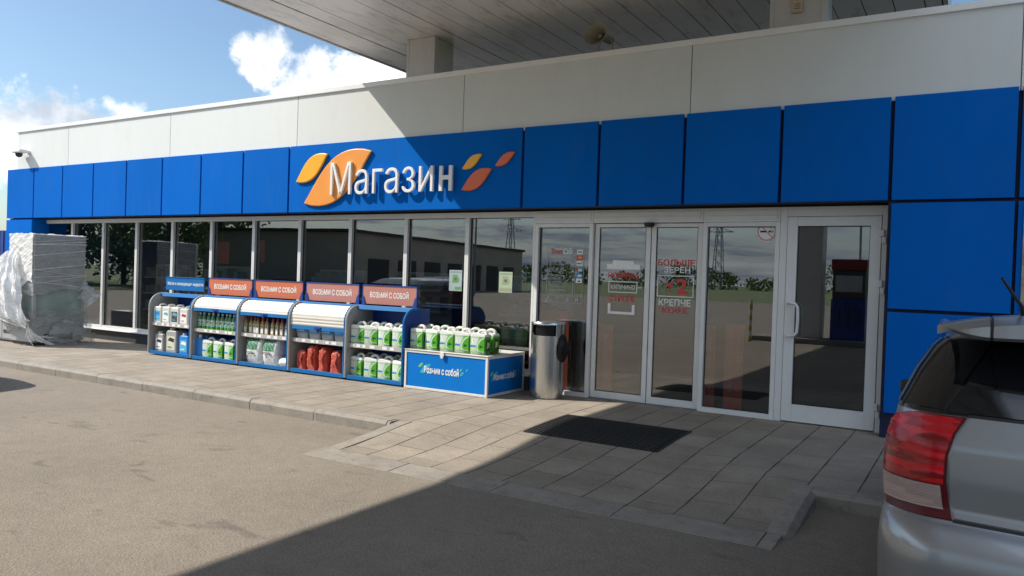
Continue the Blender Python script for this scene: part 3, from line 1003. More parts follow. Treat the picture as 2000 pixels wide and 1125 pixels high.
sidelight(XS[0], XS[1])
sidelight(XS[2], XS[3])
for a, b in ((XS[0], XS[1]), (XS[1] + 0.002, XS[2] - 0.002), (XS[2], XS[3])):
    hd = MB()
    hd.box(a, b, -0.012, 0.10, 2.192, ZH)
    hd.box(a + 0.03, b - 0.03, -0.022, -0.0125, 2.215, 2.262)
    hd.box(a + 0.03, b - 0.03, -0.022, -0.0125, 2.272, 2.325)
    sp(hd, 'door_header', 'frame', bevel=0.004)
for a, b in ((XS[1] + 0.012, -3.388), (-3.376, XS[2] - 0.012)):
    d = sp(ring(a, b, 0.012, 2.185, 0.03, 0.075, 0.06, 0.06, 0.085, 0.045), 'sliding_door', 'frame', bevel=0.004)
    glazing(d, a + 0.06, b - 0.06, 0.097, 2.14, 0.052)
sen = MB().lathe([(0.02, 2.135), (0.05, 2.14), (0.062, 2.165), (0.058, 2.19)], (-3.39, -0.03), 14)
sp(sen, 'door_sensor', 'gasket', smooth=True)
# hinged door on the right
dx0, dx1 = XS[3] + 0.002, -0.794
jm = MB()
jm.box(dx0, dx0 + 0.075, -0.012, 0.10, 0.0, ZH)
jm.box(dx1 - 0.065, dx1, -0.012, 0.10, 0.0, ZH)
jm.box(dx0 + 0.075, dx1 - 0.065, -0.010, 0.098, 2.245, ZH)
sp(jm, 'door_frame', 'doorwhite', bevel=0.004)
da, db = dx0 + 0.079, dx1 - 0.069
door = sp(ring(da, db, 0.014, 2.241, -0.022, 0.05, 0.105, 0.105, 0.185, 0.10), 'hinged_door', 'doorwhite', bevel=0.004)
glazing(door, da + 0.105, db - 0.105, 0.199, 2.141, 0.02)
h = MB()
hx = da + 0.045


def handle_path(y0, yo):
    return [(hx - 0.01, y0, 1.30), (hx + 0.02, yo, 1.305), (hx + 0.075, yo, 1.295), (hx + 0.10, yo, 1.26), (hx + 0.105, yo, 1.12),
            (hx + 0.10, yo, 0.99), (hx + 0.075, yo, 0.955), (hx + 0.02, yo, 0.945), (hx - 0.01, y0, 0.95)]


h.tube(handle_path(-0.02, -0.075), 0.0165, 10)
h.tube(handle_path(0.05, 0.115), 0.0165, 10)
sp(h, 'handle', 'doorwhite', door, smooth=True)
sp(MB().lathe([(0.012, 0), (0.016, 0.003), (0.016, 0.012), (0.0, 0.014)], (0, 0), 12, ex=1, ey=1.6), 'lock', 'steel', door).location = (0, 0, 0)
lk = bpy.data.objects['lock']
lk.data.transform(Matrix.Translation((8.7, 0, 0)))
lk.data.transform(Matrix.Rotation(R(90), 4, 'X'))
lk.data.transform(Matrix.Translation((hx - 0.005 + 8.7, -0.022, 1.035)))
for z in (2.02, 1.50, 0.22):
    hg = MB()
    hg.box(db - 0.025, db + 0.028, -0.05, -0.0225, z + 0.005, z + 0.075)
    hg.box(db + 0.006, db + 0.05, -0.048, -0.0125, z - 0.065, z + 0.002)
    sp(hg, 'hinge', 'doorwhite', door, bevel=0.005)

# ------------------------------------------------------------ shop sign
sign = thing('shop_sign', (-7.1, YB, 2.9), 'raised white lettering spelling Магазин between orange and yellow leaf shapes on blue fascia', 'sign')


def leaf_poly(p0, p1, bulge, n=12):
    """leaf: straight long edges bowed into a point at both tips, given in the facade plane"""
    (ax, az), (bx_, bz) = p0, p1
    L = math.hypot(bx_ - ax, bz - az)
    ux, uz = (bx_ - ax) / L, (bz - az) / L
    nx, nz = -uz, ux
    up, dn = [], []
    for i in range(n + 1):
        t = i / n
        # asymmetric swell: upper side full near the top tip, lower side full near the bottom tip
        su = (math.sin(math.pi * t ** 1.25)) ** 0.85
        sd = (math.sin(math.pi * (1 - (1 - t) ** 1.25))) ** 0.85
        up.append((ax + ux * L * t + nx * bulge * su, az + uz * L * t + nz * bulge * su))
        dn.append((ax + ux * L * t - nx * bulge * sd, az + uz * L * t - nz * bulge * sd))
    return dn + list(reversed(up[1:-1]))


def leaf(p0, p1, bulge, m, y0, dep):
    mb = MB().prism(leaf_poly(p0, p1, bulge), 'y', y0 - dep, y0)
    sp_ = mb.build('leaf', m, sign, origin=ROOT[sign.name], bevel=0.022, seg=3, angle=60)
    return sp_


leaf((-9.055, 2.835), (-8.395, 3.235), 0.155, 'leaf_yellow', YB, 0.034)
leaf((-8.87, 2.50), (-7.525, 3.235), 0.30, 'leaf_amber', YB, 0.034)
leaf((-5.945, 2.90), (-5.622, 3.085), 0.07, 'leaf_yellow', YB, 0.03)
leaf((-5.945, 2.625), (-5.46, 2.885), 0.11, 'leaf_orange', YB, 0.03)
leaf((-5.425, 2.92), (-5.115, 3.085), 0.065, 'leaf_orange', YB, 0.03)
vs, fs = text_bm('Магазин', -0.020, 0.08, 0.014)
axs = [v[0] for v in vs]
azs = [v[1] for v in vs]
sx = (-6.055 + 8.285) / (max(axs) - min(axs))
sz = (3.085 - 2.605) / (max(azs) - min(azs))
# split into single letters by connectivity
adj = {}
for f in fs:
    for a in f:
        adj.setdefault(a, set()).update(f)
seen = {}
for s0 in range(len(vs)):
    if s0 in seen or s0 not in adj:
        continue
    st = [s0]
    while st:
        a = st.pop()
        if a in seen:
            continue
        seen[a] = s0
        st += [b for b in adj[a] if b not in seen]
comps = {}
for a, c in seen.items():
    comps.setdefault(c, []).append(a)
# merge islands whose x-ranges overlap (front, side and back of one glyph)
spans = sorted([[min(vs[a][0] for a in c), max(vs[a][0] for a in c), list(c)] for c in comps.values()])
merged = []
for s_ in spans:
    if merged and s_[0] < merged[-1][1] - 0.005:
        merged[-1][1] = max(merged[-1][1], s_[1])
        merged[-1][2] += s_[2]
    else:
        merged.append(s_)
for lo_, hi_, ids in merged:
    if hi_ == merged[-1][1]:
        # the last letter is built from its strokes
        X = lambda a: -8.285 + (a - min(axs)) * sx
        Zb, Zt = 2.612, 2.612 + 0.52 * sz
        xa, xb, sw = X(lo_) + 0.012, X(hi_) - 0.012, 0.056
        hm_ = (Zb + Zt) / 2 + 0.012
        H = [(xa, Zb), (xa + sw, Zb), (xa + sw, hm_ - 0.03), (xb - sw, hm_ - 0.03), (xb - sw, Zb), (xb, Zb), (xb, Zt), (xb - sw, Zt), (xb - sw, hm_ + 0.03), (xa + sw, hm_ + 0.03), (xa + sw, Zt), (xa, Zt)]
        MB().prism(H, 'y', YB - 0.072, YB - 0.034).build('letter', 'sign_white', sign, origin=ROOT[sign.name], bevel=0.007)
        continue
    idm = {a: i for i, a in enumerate(ids)}
    mb = MB()
    mb.v = [(-8.285 + (vs[a][0] - min(axs)) * sx, YB - 0.034 - (vs[a][2] + 0.097) * 0.20, 2.605 + (vs[a][1] - min(azs)) * sz) for a in ids]
    for f in fs:
        if f[0] in idm:
            mb.f.append(tuple(idm[a] for a in f))
            mb.m.append(0)
    mb.build('letter', 'sign_white', sign, origin=ROOT[sign.name])

# ------------------------------------------------------------ canopy over the forecourt
CZ0, CZ1 = 4.89, 5.45
CXL, CXR, CYB, CYF = -8.40, -0.43, 2.6, -21.0
can = thing('forecourt_canopy', (-4.4, -9.7, GZ), 'large flat forecourt canopy with grey strip soffit above the shop roof', 'canopy')


def cp(mb, name, mats, parent=can, **kw):
    return wpart(mb, name, mats, parent, top=can, **kw)


so = MB()
srn = random.Random(2)
x = CXL + 0.60
so.box(CXL + 0.04, CXL + 0.592, CYF + 0.05, CYB - 0.05, CZ0 + 0.002, CZ0 + 0.03)
while x < CXR - 0.1:
    e = min(x + 0.325, CXR - 0.04)
    so.box(x + 0.006, e - 0.006, CYF + 0.05, CYB - 0.05, CZ0 + srn.uniform(0.003, 0.010), CZ0 + 0.035)
    x += 0.325
cp(so, 'soffit', 'soffit')
cp(MB().box(CXL + 0.05, CXR - 0.05, CYF + 0.06, CYB - 0.06, CZ0 + 0.04, CZ1 - 0.03), 'roof_deck', 'gasket')
ed = MB()
ed.box(CXL - 0.02, CXL + 0.03, CYF - 0.02, CYB + 0.02, CZ0 - 0.012, CZ1)
ed.box(CXR - 0.03, CXR + 0.02, CYF - 0.02, CYB + 0.02, CZ0 - 0.012, CZ1)
ed.box(CXL + 0.03, CXR - 0.03, CYF - 0.02, CYF + 0.04, CZ0 - 0.012, CZ1)
ed.box(CXL + 0.03, CXR - 0.03, CYB - 0.04, CYB + 0.02, CZ0 - 0.012, CZ1)
cp(ed, 'edge_trim', 'fascia_edge', bevel=0.004)
for a, b in ((-7.26, -6.75), (-2.09, -1.49)):
    pr = MB()
    pr.box(a + 0.03, b - 0.03, -0.02 + 0.075, 0.55, 3.87, CZ0 + 0.001)
    pr.box(a, a + 0.045, -0.02 + 0.07, 0.12, 3.87, CZ0)
    pr.box(b - 0.06, b, -0.02 + 0.07, 0.12, 3.87, CZ0)
    cp(pr, 'roof_pier', 'fascia_edge', bevel=0.005)
for yy in (-14.6,):
    c = MB()
    c.box(-4.45, -3.75, yy - 0.35, yy + 0.35, GZ, CZ0 - 0.002)
    cp(c, 'column', 'fascia_edge', bevel=0.02)

# loudspeaker horn on the coping
hs = thing('loudspeaker', (-4.02, -0.14, 4.25), 'weathered oval horn loudspeaker clamped on the white coping under the canopy', 'loudspeaker')
HM = Matrix.Translation((0, 0, 0.20)) @ Matrix.Rotation(R(-16), 4, 'Z') @ Matrix.Rotation(R(-4), 4, 'X') @ Matrix.Rotation(R(90), 4, 'X')
ho = MB()
prof = [(0.03, -0.14), (0.05, -0.13), (0.052, -0.06), (0.055, 0.0), (0.075, 0.06), (0.115, 0.12), (0.152, 0.155), (0.158, 0.16), (0.15, 0.158), (0.11, 0.118), (0.07, 0.058), (0.045, 0.0), (0.02, -0.02)]
ho.lathe(prof, (0, 0), 24, ex=1.12, ey=0.86)
ho.v = [tuple(HM @ Vector(v)) for v in ho.v]
part(ho, 'horn', 'horn', hs, smooth=True)
h2 = MB().lathe([(0.005, -0.02), (0.03, -0.01), (0.034, 0.05), (0.028, 0.075), (0.012, 0.078)], (0, 0), 14)
h2.v = [tuple(HM @ Vector(v)) for v in h2.v]
part(h2, 'driver_tip', 'horn', hs, smooth=True)
h3 = MB()
h3.tube([(-0.08, 0.03, 0.0), (-0.08, 0.03, 0.10), (-0.05, 0.02, 0.18)], 0.009, 6)
h3.tube([(0.09, 0.07, 0.0), (0.09, 0.07, 0.13), (0.05, 0.05, 0.2)], 0.009, 6)
h3.box(-0.11, 0.12, -0.01, 0.10, -0.012, 0.004)
part(h3, 'bracket', 'pole', hs)

# small beige sounder on the right-hand roof pier
sr = thing('alarm_sounder', (-1.79, 0.05, 4.60), 'small beige sounder box with dark lens on the grey roof pier', 'alarm')
b = MB().box(-0.052, 0.052, -0.035, 0.0, -0.11, 0.16)
b.box(-0.06, 0.06, -0.04, 0.0, -0.125, -0.112)
part(b, 'case', 'beige', sr, bevel=0.006)
ln = MB().lathe([(0.0, 0.0), (0.036, 0.0), (0.036, 0.008), (0.025, 0.016), (0.0, 0.02)], (0, 0), 16)
ln.v = [(v[0], -0.035 - v[2], 0.045 + v[1]) for v in ln.v]
part(ln, 'lens', 'gasket', sr, smooth=True)
sl = MB()
for z in (-0.085, -0.06, -0.035):
    sl.box(-0.032, 0.032, -0.0375, -0.0352, z, z + 0.011)
part(sl, 'slots', 'tape', sr)

# dome camera at the left corner of the parapet
sc_ = thing('security_camera', (-16.95, -0.285, 3.70), 'white bullet arm security camera with dark dome at the left parapet corner', 'security camera')
b = MB().box(-0.22, 0.10, -0.22, -0.06, 0.0, 0.07)
part(b, 'housing', 'doorwhite', sc_, bevel=0.02, seg=3)
part(MB().box(-0.02, 0.08, -0.06, 0.0, 0.01, 0.06), 'arm', 'doorwhite', sc_, bevel=0.006)
part(MB().lathe([(0.015, -0.085), (0.05, -0.07), (0.068, -0.035), (0.07, 0.0)], (-0.08, -0.14), 18), 'dome', 'car_glass', sc_, smooth=True)

# blue sheet fence beyond the shop
fn = MB()
xx = -34.0
while xx < XL - 0.03:
    e = min(xx + 0.2, XL - 0.02)
    fn.box(xx, xx + 0.1, 0.30, 0.32, GZ, 2.16)
    fn.box(xx + 0.1, e, 0.315, 0.335, GZ, 2.16)
    xx += 0.2
note(fn.build('sheet_fence', 'fenceblue', origin=(-26, 0.3, GZ)), 'dark blue corrugated sheet fence beyond the left end of the shop', 'fence')

# ------------------------------------------------------------ stickers, posters and writing on the glass
YG = 0.0385


def sticker(name, loc, label, cat, group=None):
    return thing(name, loc, label, cat, group)


def arcbox(mb, x0, x1, z0, z1, w, y, m=0, d=0.002):
    mb.box(x0, x1, y - d, y, z1 - w, z1, m)
    mb.box(x0, x1, y - d, y, z0, z0 + w, m)
    mb.box(x0, x0 + w, y - d, y, z0 + w, z1 - w, m)
    mb.box(x1 - w, x1, y - d, y, z0 + w, z1 - w, m)


ch = sticker('opening_hours_sticker', (-4.6, YG, 1.6), 'grey film opening hours sticker headed Cafe on the narrow pane by the bin', 'sticker')
b = MB()
arcbox(b, -4.80, -4.415, 1.285, 1.90, 0.006, YG)
add_text(b, 'АЗС № 253', -4.77, -4.555, 1.575, 1.625, YG, m=0)
add_text(b, 'Режим работы:', -4.775, -4.575, 1.505, 1.545, YG, m=0, bold=0.004)
add_text(b, 'КРУГЛОСУТОЧНО', -4.775, -4.575, 1.462, 1.485, YG, m=0, bold=0.004)
add_text(b, 'БЕЗ ПЕРЕРЫВОВ', -4.775, -4.575, 1.427, 1.45, YG, m=0, bold=0.004)
add_text(b, 'И ВЫХОДНЫХ', -4.775, -4.61, 1.392, 1.416, YG, m=0, bold=0.004)
for z in (1.665, 1.375, 1.34, 1.327, 1.31):
    b.box(-4.775, -4.52 if z != 1.31 else -4.6, YG - 0.002, YG, z, z + 0.004)
add_text(b, 'МАГАЗИН', -4.67, -4.53, 1.735, 1.755, YG, m=0, bold=0.0)
wpart(b, 'lettering', 'print_grey', ch)
b = MB()
# slanted script-like heading
add_text(b, 'Cafe', -4.575, -4.445, 1.80, 1.875, YG, m=0, bold=0.01, tf=lambda q: (q[0] + (q[2] - 1.80) * 0.25, q[1], q[2]))
add_text(b, 'Times', -4.765, -4.595, 1.805, 1.87, YG, m=1, bold=0.02, tf=lambda q: (q[0] + (q[2] - 1.80) * 0.25, q[1], q[2]))
wpart(b, 'heading', ['print_white', 'print_red'], ch)
ps = sticker('payment_sticker', (-4.33, YG, 1.6), 'narrow sticker strip of six coloured bank card marks on the pane by the bin', 'sticker')
b = MB()
arcbox(b, -4.392, -4.272, 1.285, 1.90, 0.005, YG)
cards = [(1, 1.80), (2, 1.728), (1, 1.655), (3, 1.575), (4, 1.50), (1, 1.435)]
for mi, z in cards:
    b.box(-4.375, -4.29, YG - 0.002, YG, z, z + 0.058, mi)
add_text(b, 'VISA', -4.367, -4.298, 1.816, 1.842, YG - 0.0025, 0.001, m=5, bold=0.01)
b.box(-4.350, -4.30, YG - 0.0035, YG - 0.0025, 1.747, 1.770, 6)
add_text(b, 'МИР', -4.367, -4.298, 1.671, 1.697, YG - 0.0025, 0.001, m=5, bold=0.01)
b.box(-4.375, -4.352, YG - 0.0035, YG - 0.0025, 1.575, 1.633, 2)
b.box(-4.345, -4.297, YG - 0.0035, YG - 0.0025, 1.592, 1.608, 1)
b.box(-4.350, -4.297, YG - 0.0035, YG - 0.0025, 1.517, 1.540, 1)
b.box(-4.350, -4.315, YG - 0.0035, YG - 0.0025, 1.450, 1.466, 5)
wpart(b, 'marks', ['print_grey', 'print_white', 'print_red', 'lab_cyan', 'print_blue', 'print_black', 'leaf_yellow'], ps)
ic = sticker('pictogram_sticker', (-4.54, YG, 1.22), 'wide sticker strip of small white pictograms below the opening hours sheet', 'sticker')
b = MB()
arcbox(b, -4.805, -4.275, 1.175, 1.27, 0.005, YG)
b.box(-4.785, -4.765, YG - 0.002, YG, 1.20, 1.25)
b.box(-4.765, -4.75, YG - 0.002, YG, 1.225, 1.25)
for z in (1.197, 1.212):
    b.box(-4.76, -4.70, YG - 0.002, YG, z, z + 0.006)
add_text(b, 'WC', -4.745, -4.695, 1.222, 1.247, YG, m=0)
b.prism([(-4.655, 1.222), (-4.605, 1.242), (-4.612, 1.258), (-4.662, 1.238)], 'y', YG - 0.002, YG)
b.box(-4.63, -4.594, YG - 0.002, YG, 1.205, 1.213)
b.box(-4.60, -4.594, YG - 0.002, YG, 1.205, 1.228)
b.box(-4.52, -4.455, YG - 0.002, YG, 1.245, 1.252)
b.prism([(-4.488 + 0.022 * math.cos(t * math.pi / 6), 1.213 + 0.022 * math.sin(t * math.pi / 6)) for t in range(12)], 'y', YG - 0.002, YG)
b.prism([(-4.38, 1.19), (-4.372, 1.19), (-4.37, 1.21), (-4.347, 1.21), (-4.345, 1.19), (-4.337, 1.19), (-4.335, 1.235), (-4.325, 1.25), (-4.345, 1.255), (-4.352, 1.232), (-4.372, 1.232), (-4.382, 1.252)], 'y', YG - 0.002, YG)
wpart(b, 'pictograms', 'print_grey', ic)

YD = 0.0455
dl = sticker('coffee_sticker', (-3.73, YD, 1.42), 'coffee cup outline sticker with red НОВИНКА on the left sliding door leaf', 'sticker')
b = MB()
b.prism([(-3.955, 1.625), (-3.515, 1.625), (-3.515, 1.685), (-3.585, 1.685), (-3.605, 1.725), (-3.875, 1.735), (-3.885, 1.69), (-3.955, 1.69)], 'y', YD - 0.002, YD)
arcbox(b, -3.925, -3.545, 1.335, 1.475, 0.010, YD)
add_text(b, 'КАПУЧИНО', -3.895, -3.575, 1.378, 1.432, YD, m=0, bold=0.008)
b.box(-3.54, -3.485, YD - 0.002, YD, 1.40, 1.407)
b.prism([(-3.925, 1.20), (-3.925, 1.07), (-3.57, 1.07), (-3.57, 1.19), (-3.605, 1.19), (-3.605, 1.10), (-3.89, 1.10), (-3.89, 1.20)], 'y', YD - 0.002, YD)
wpart(b, 'white_print', 'print_white', dl)
b = MB()
add_text(b, 'НОВИНКА', -3.935, -3.53, 1.51, 1.585, YD, m=0, bold=0.02)
wpart(b, 'red_print', 'print_red', dl)
b = MB()
add_text(b, 'СТРОНГ', -3.92, -3.56, 1.225, 1.30, YD, m=0, bold=0.02)
wpart(b, 'red_print', 'print_red', dl)
dr = sticker('coffee_sticker', (-3.06, YD, 1.42), 'sticker reading БОЛЬШЕ ЗЕРЕН КРЕПЧЕ КОФЕ on the right sliding door leaf', 'sticker')
b = MB()
add_text(b, 'ЗЕРЕН', -3.21, -2.89, 1.598, 1.668, YD, m=0, bold=0.015)
arcbox(b, -3.29, -2.842, 1.31, 1.565, 0.010, YD)
b.box(-3.315, -3.292, YD - 0.002, YD, 1.44, 1.447)
add_text(b, 'КРЕПЧЕ', -3.265, -2.87, 1.205, 1.285, YD, m=0, bold=0.02)
wpart(b, 'white_print', 'print_white', dr)
b = MB()
add_text(b, 'БОЛЬШЕ', -3.29, -2.84, 1.68, 1.757, YD, m=0, bold=0.02)
wpart(b, 'red_print', 'print_red', dr)
b = MB()
add_text(b, 'х', -3.19, -3.085, 1.36, 1.485, YD, m=0, bold=0.03)
add_text(b, '2', -3.055, -2.92, 1.345, 1.53, YD, m=0, bold=0.03)
wpart(b, 'red_print', 'print_red', dr)
b = MB()
add_text(b, 'КОФЕ', -3.22, -2.905, 1.115, 1.188, YD, m=0, bold=0.02)
wpart(b, 'red_print', 'print_red', dr)

nsk = sticker('no_smoking_sticker', (-2.03, YG, 2.083), 'round white no smoking sticker with red ring at the top of the sidelight', 'sticker')


def disc(mb, cx, cz, r, y0, y1, m=0, n=36):
    mb.prism([(cx + r * math.cos(2 * math.pi * i / n), cz + r * math.sin(2 * math.pi * i / n)) for i in range(n)], 'y', y0, y1, m)


b = MB()
disc(b, -2.03, 2.083, 0.108, YG - 0.0015, YG, 0)
n = 36
for i in range(n):
    t0, t1 = 2 * math.pi * i / n, 2 * math.pi * (i + 1) / n
    q = [(-2.03 + r * math.cos(t), 2.083 + r * math.sin(t)) for r, t in ((0.088, t0), (0.103, t0), (0.103, t1), (0.088, t1))]
    b.prism(q, 'y', YG - 0.003, YG - 0.0016, 1)
b.prism([(-2.097, 2.146), (-2.089, 2.154), (-1.963, 2.022), (-1.971, 2.014)], 'y', YG - 0.003, YG - 0.0016, 1)
b.box(-2.10, -2.035, YG - 0.0045, YG - 0.0031, 2.075, 2.095, 2)
b.box(-2.01, -1.985, YG - 0.0045, YG - 0.0031, 2.075, 2.095, 2)
b.box(-1.978, -1.972, YG - 0.0045, YG - 0.0031, 2.073, 2.095, 2)
b.box(-1.965, -1.959, YG - 0.0045, YG - 0.0031, 2.073, 2.095, 2)
b.tube([(-1.985, YG - 0.004, 2.105), (-1.98, YG - 0.004, 2.125), (-2.003, YG - 0.004, 2.135), (-2.0, YG - 0.004, 2.15), (-1.975, YG - 0.004, 2.153)], 0.002, 5, 2)
wpart(b, 'print', ['print_white', mat('pale red print', (0.62, 0.25, 0.22), 0.4), 'print_black'], nsk)

# green product posters on the last two big panes
for n_, (x0, x1, z0, z1) in enumerate(((-6.355, -6.14, 1.262, 1.555), (-5.53, -5.32, 1.27, 1.55))):
    lab = ('pale blue poster with green jug picture on the pane above the crate, left one',
           'pale green poster with product picture on the pane above the crate, right one')[n_]
    t_ = sticker('window_poster', ((x0 + x1) / 2, YG, z0), lab, 'poster', 'product posters on the shop windows')
    b = MB()
    b.box(x0, x1, YG - 0.002, YG, z0, z1, 0)
    cx, cz = (x0 + x1) / 2, (z0 + z1) / 2 + 0.02
    b.prism([(cx - 0.06, cz - 0.05), (cx + 0.05, cz - 0.05), (cx + 0.065, cz + 0.0), (cx + 0.03, cz + 0.06), (cx - 0.05, cz + 0.06)], 'y', YG - 0.0035, YG - 0.0021, 1)
    disc(b, cx, cz, 0.022, YG - 0.005, YG - 0.0036, 2, 16)
    b.box(x0 + 0.015, x1 - 0.015, YG - 0.0035, YG - 0.0021, z1 - 0.035, z1 - 0.02, 3)
    b.box(x0 + (0.10 if n_ == 0 else 0.01), x1 - 0.012, YG - 0.0035, YG - 0.0021, z0 + 0.02, z0 + 0.06, 1)
    wpart(b, 'print', [mat('poster paper', (0.38, 0.46, 0.48) if n_ == 0 else (0.40, 0.50, 0.34), 0.4),
                       mat('poster jug', (0.16, 0.34, 0.12) if n_ == 0 else (0.33, 0.36, 0.22), 0.4),
                       mat('poster dot', (0.10, 0.14, 0.12), 0.4), mat('poster line', (0.26, 0.30, 0.34), 0.4)], t_)

# red banners just inside the glass, their text mirrored
BN = [(-2.80, -2.585, 0.06, 1.00, 'left one of the two red banners behind the right sidelight'),
      (-2.475, -2.26, 0.06, 1.02, 'right one of the two red banners behind the right sidelight'),
      (-4.22, -3.88, 0.06, 0.93, 'red banner standing behind the left sliding door leaf'),
      (-4.98, -4.50, 0.06, 1.06, 'red banner standing behind the narrow pane beside the bin')]
for n_, (x0, x1, z0, z1, lab) in enumerate(BN):
    y = 0.125 if n_ < 2 else 0.13
    t_ = thing('floor_banner', ((x0 + x1) / 2, y, 0.012), lab, 'banner', 'red banners inside the shop front')
    wpart(MB().box(x0, x1, y, y + 0.012, 0.012, z1), 'board', mat('red banner sheet', (0.72, 0.13, 0.07), 0.5), t_)
    wpart(MB().box(x0 + 0.02, x1 - 0.02, y + 0.0125, y + 0.20, 0.012, 0.04), 'foot', 'dark', t_)
    b = MB()
    for q, (wd, fx) in enumerate((('ВОЗЬМИ', 0.22), ('С СОБОЙ', 0.62))):
        xa = x0 + (x1 - x0) * fx
        add_text(b, wd, xa, xa + (x1 - x0) * 0.24, 0.25, z1 - 0.14, y, m=0, bold=0.01, mirror=True, rot90=True)
    wpart(b, 'lettering', mat('pale mirrored print', (0.62, 0.30, 0.26), 0.5), t_)

# hanging red price cards and shelving faintly visible inside
for n_, (px0, px1, z0, z1) in enumerate(((-12.05, -11.65, 1.55, 1.95), (-11.05, -10.72, 1.60, 1.98))):
    t_ = thing('hanging_card', ((px0 + px1) / 2, 0.55, z0), ('red card hanging inside the fifth window from the left', 'red card hanging inside the sixth window from the left')[n_], 'card', 'red cards inside the windows')
    wpart(MB().box(px0, px1, 0.55, 0.556, z0, z1), 'card_sheet', mat('red card', (0.55, 0.07, 0.05), 0.5), t_)
    wpart(MB().tube([((px0 + px1) / 2, 0.553, z1), ((px0 + px1) / 2, 0.553, 2.75)], 0.002, 5), 'cord', 'frame', t_)


def gondola(x, y, label):
    t_ = thing('shelf_rack', (x, y, 0.012), label, 'shelf', 'goods shelves inside the shop')
    b = MB()
    b.box(-0.6, 0.6, -0.02, 0.02, 0, 1.5)
    for z in (0.08, 0.45, 0.82, 1.18):
        b.box(-0.6, 0.6, -0.32, -0.021, z, z + 0.03)
    part(b, 'rack_frame', 'frame', t_)
    b = MB()
    q = random.Random(int(x * 10))
    for z in (0.11, 0.48, 0.85, 1.21):
        xx = -0.57
        while xx < 0.5:
            w = q.uniform(0.08, 0.2)
            b.box(xx, xx + w - 0.012, -0.28, -0.06, z + 0.001, z + q.uniform(0.12, 0.26), q.randrange(4))
            xx += w
    part(b, 'goods', ['pack_grey', 'pump_red', 'lab_cyan', 'lab_pale'], t_)


for n_, (x, y) in enumerate(((-15.6, 2.2), (-13.2, 1.9), (-10.6, 2.4), (-8.3, 2.0), (-6.2, 2.4))):
    gondola(x, y, 'steel goods rack inside the shop, %s from the left end' % ORD[n_])

# picture panel on the right
pp = thing('picture_panel', (0.98, YB, 1.8), 'picture panel of leaves and fruit set in blue on the right end wall', 'poster')
wpart(MB().box(0.345, 1.66, YB - 0.012, YB - 0.001, 1.33, 2.30), 'picture', mat('fruit picture', (0.30, 0.28, 0.18), 0.4, var=0.6, vscale=9, dirt=(0.45, 0.12, 0.07, 0.9)), pp)

# ------------------------------------------------------------ display cabinets
CF, CB = -0.92, -0.385
CX = [(-11.77, -10.685), (-10.68, -9.585), (-9.58, -8.485), (-8.48, -7.385), (-7.38, -6.36)]


def side_profile(inset=0.0):
    r = 0.21 - inset
    pr = [(CF + inset, 0.03)]
    cy, cz = CF + 0.21, 0.80
    for i in range(9):
        a = math.pi - (math.pi / 2) * i / 8
        pr.append((cy + r * math.cos(a), cz + r * math.sin(a)))
    pr += [(CB, 1.01 - inset), (CB, 0.03)]
    return pr


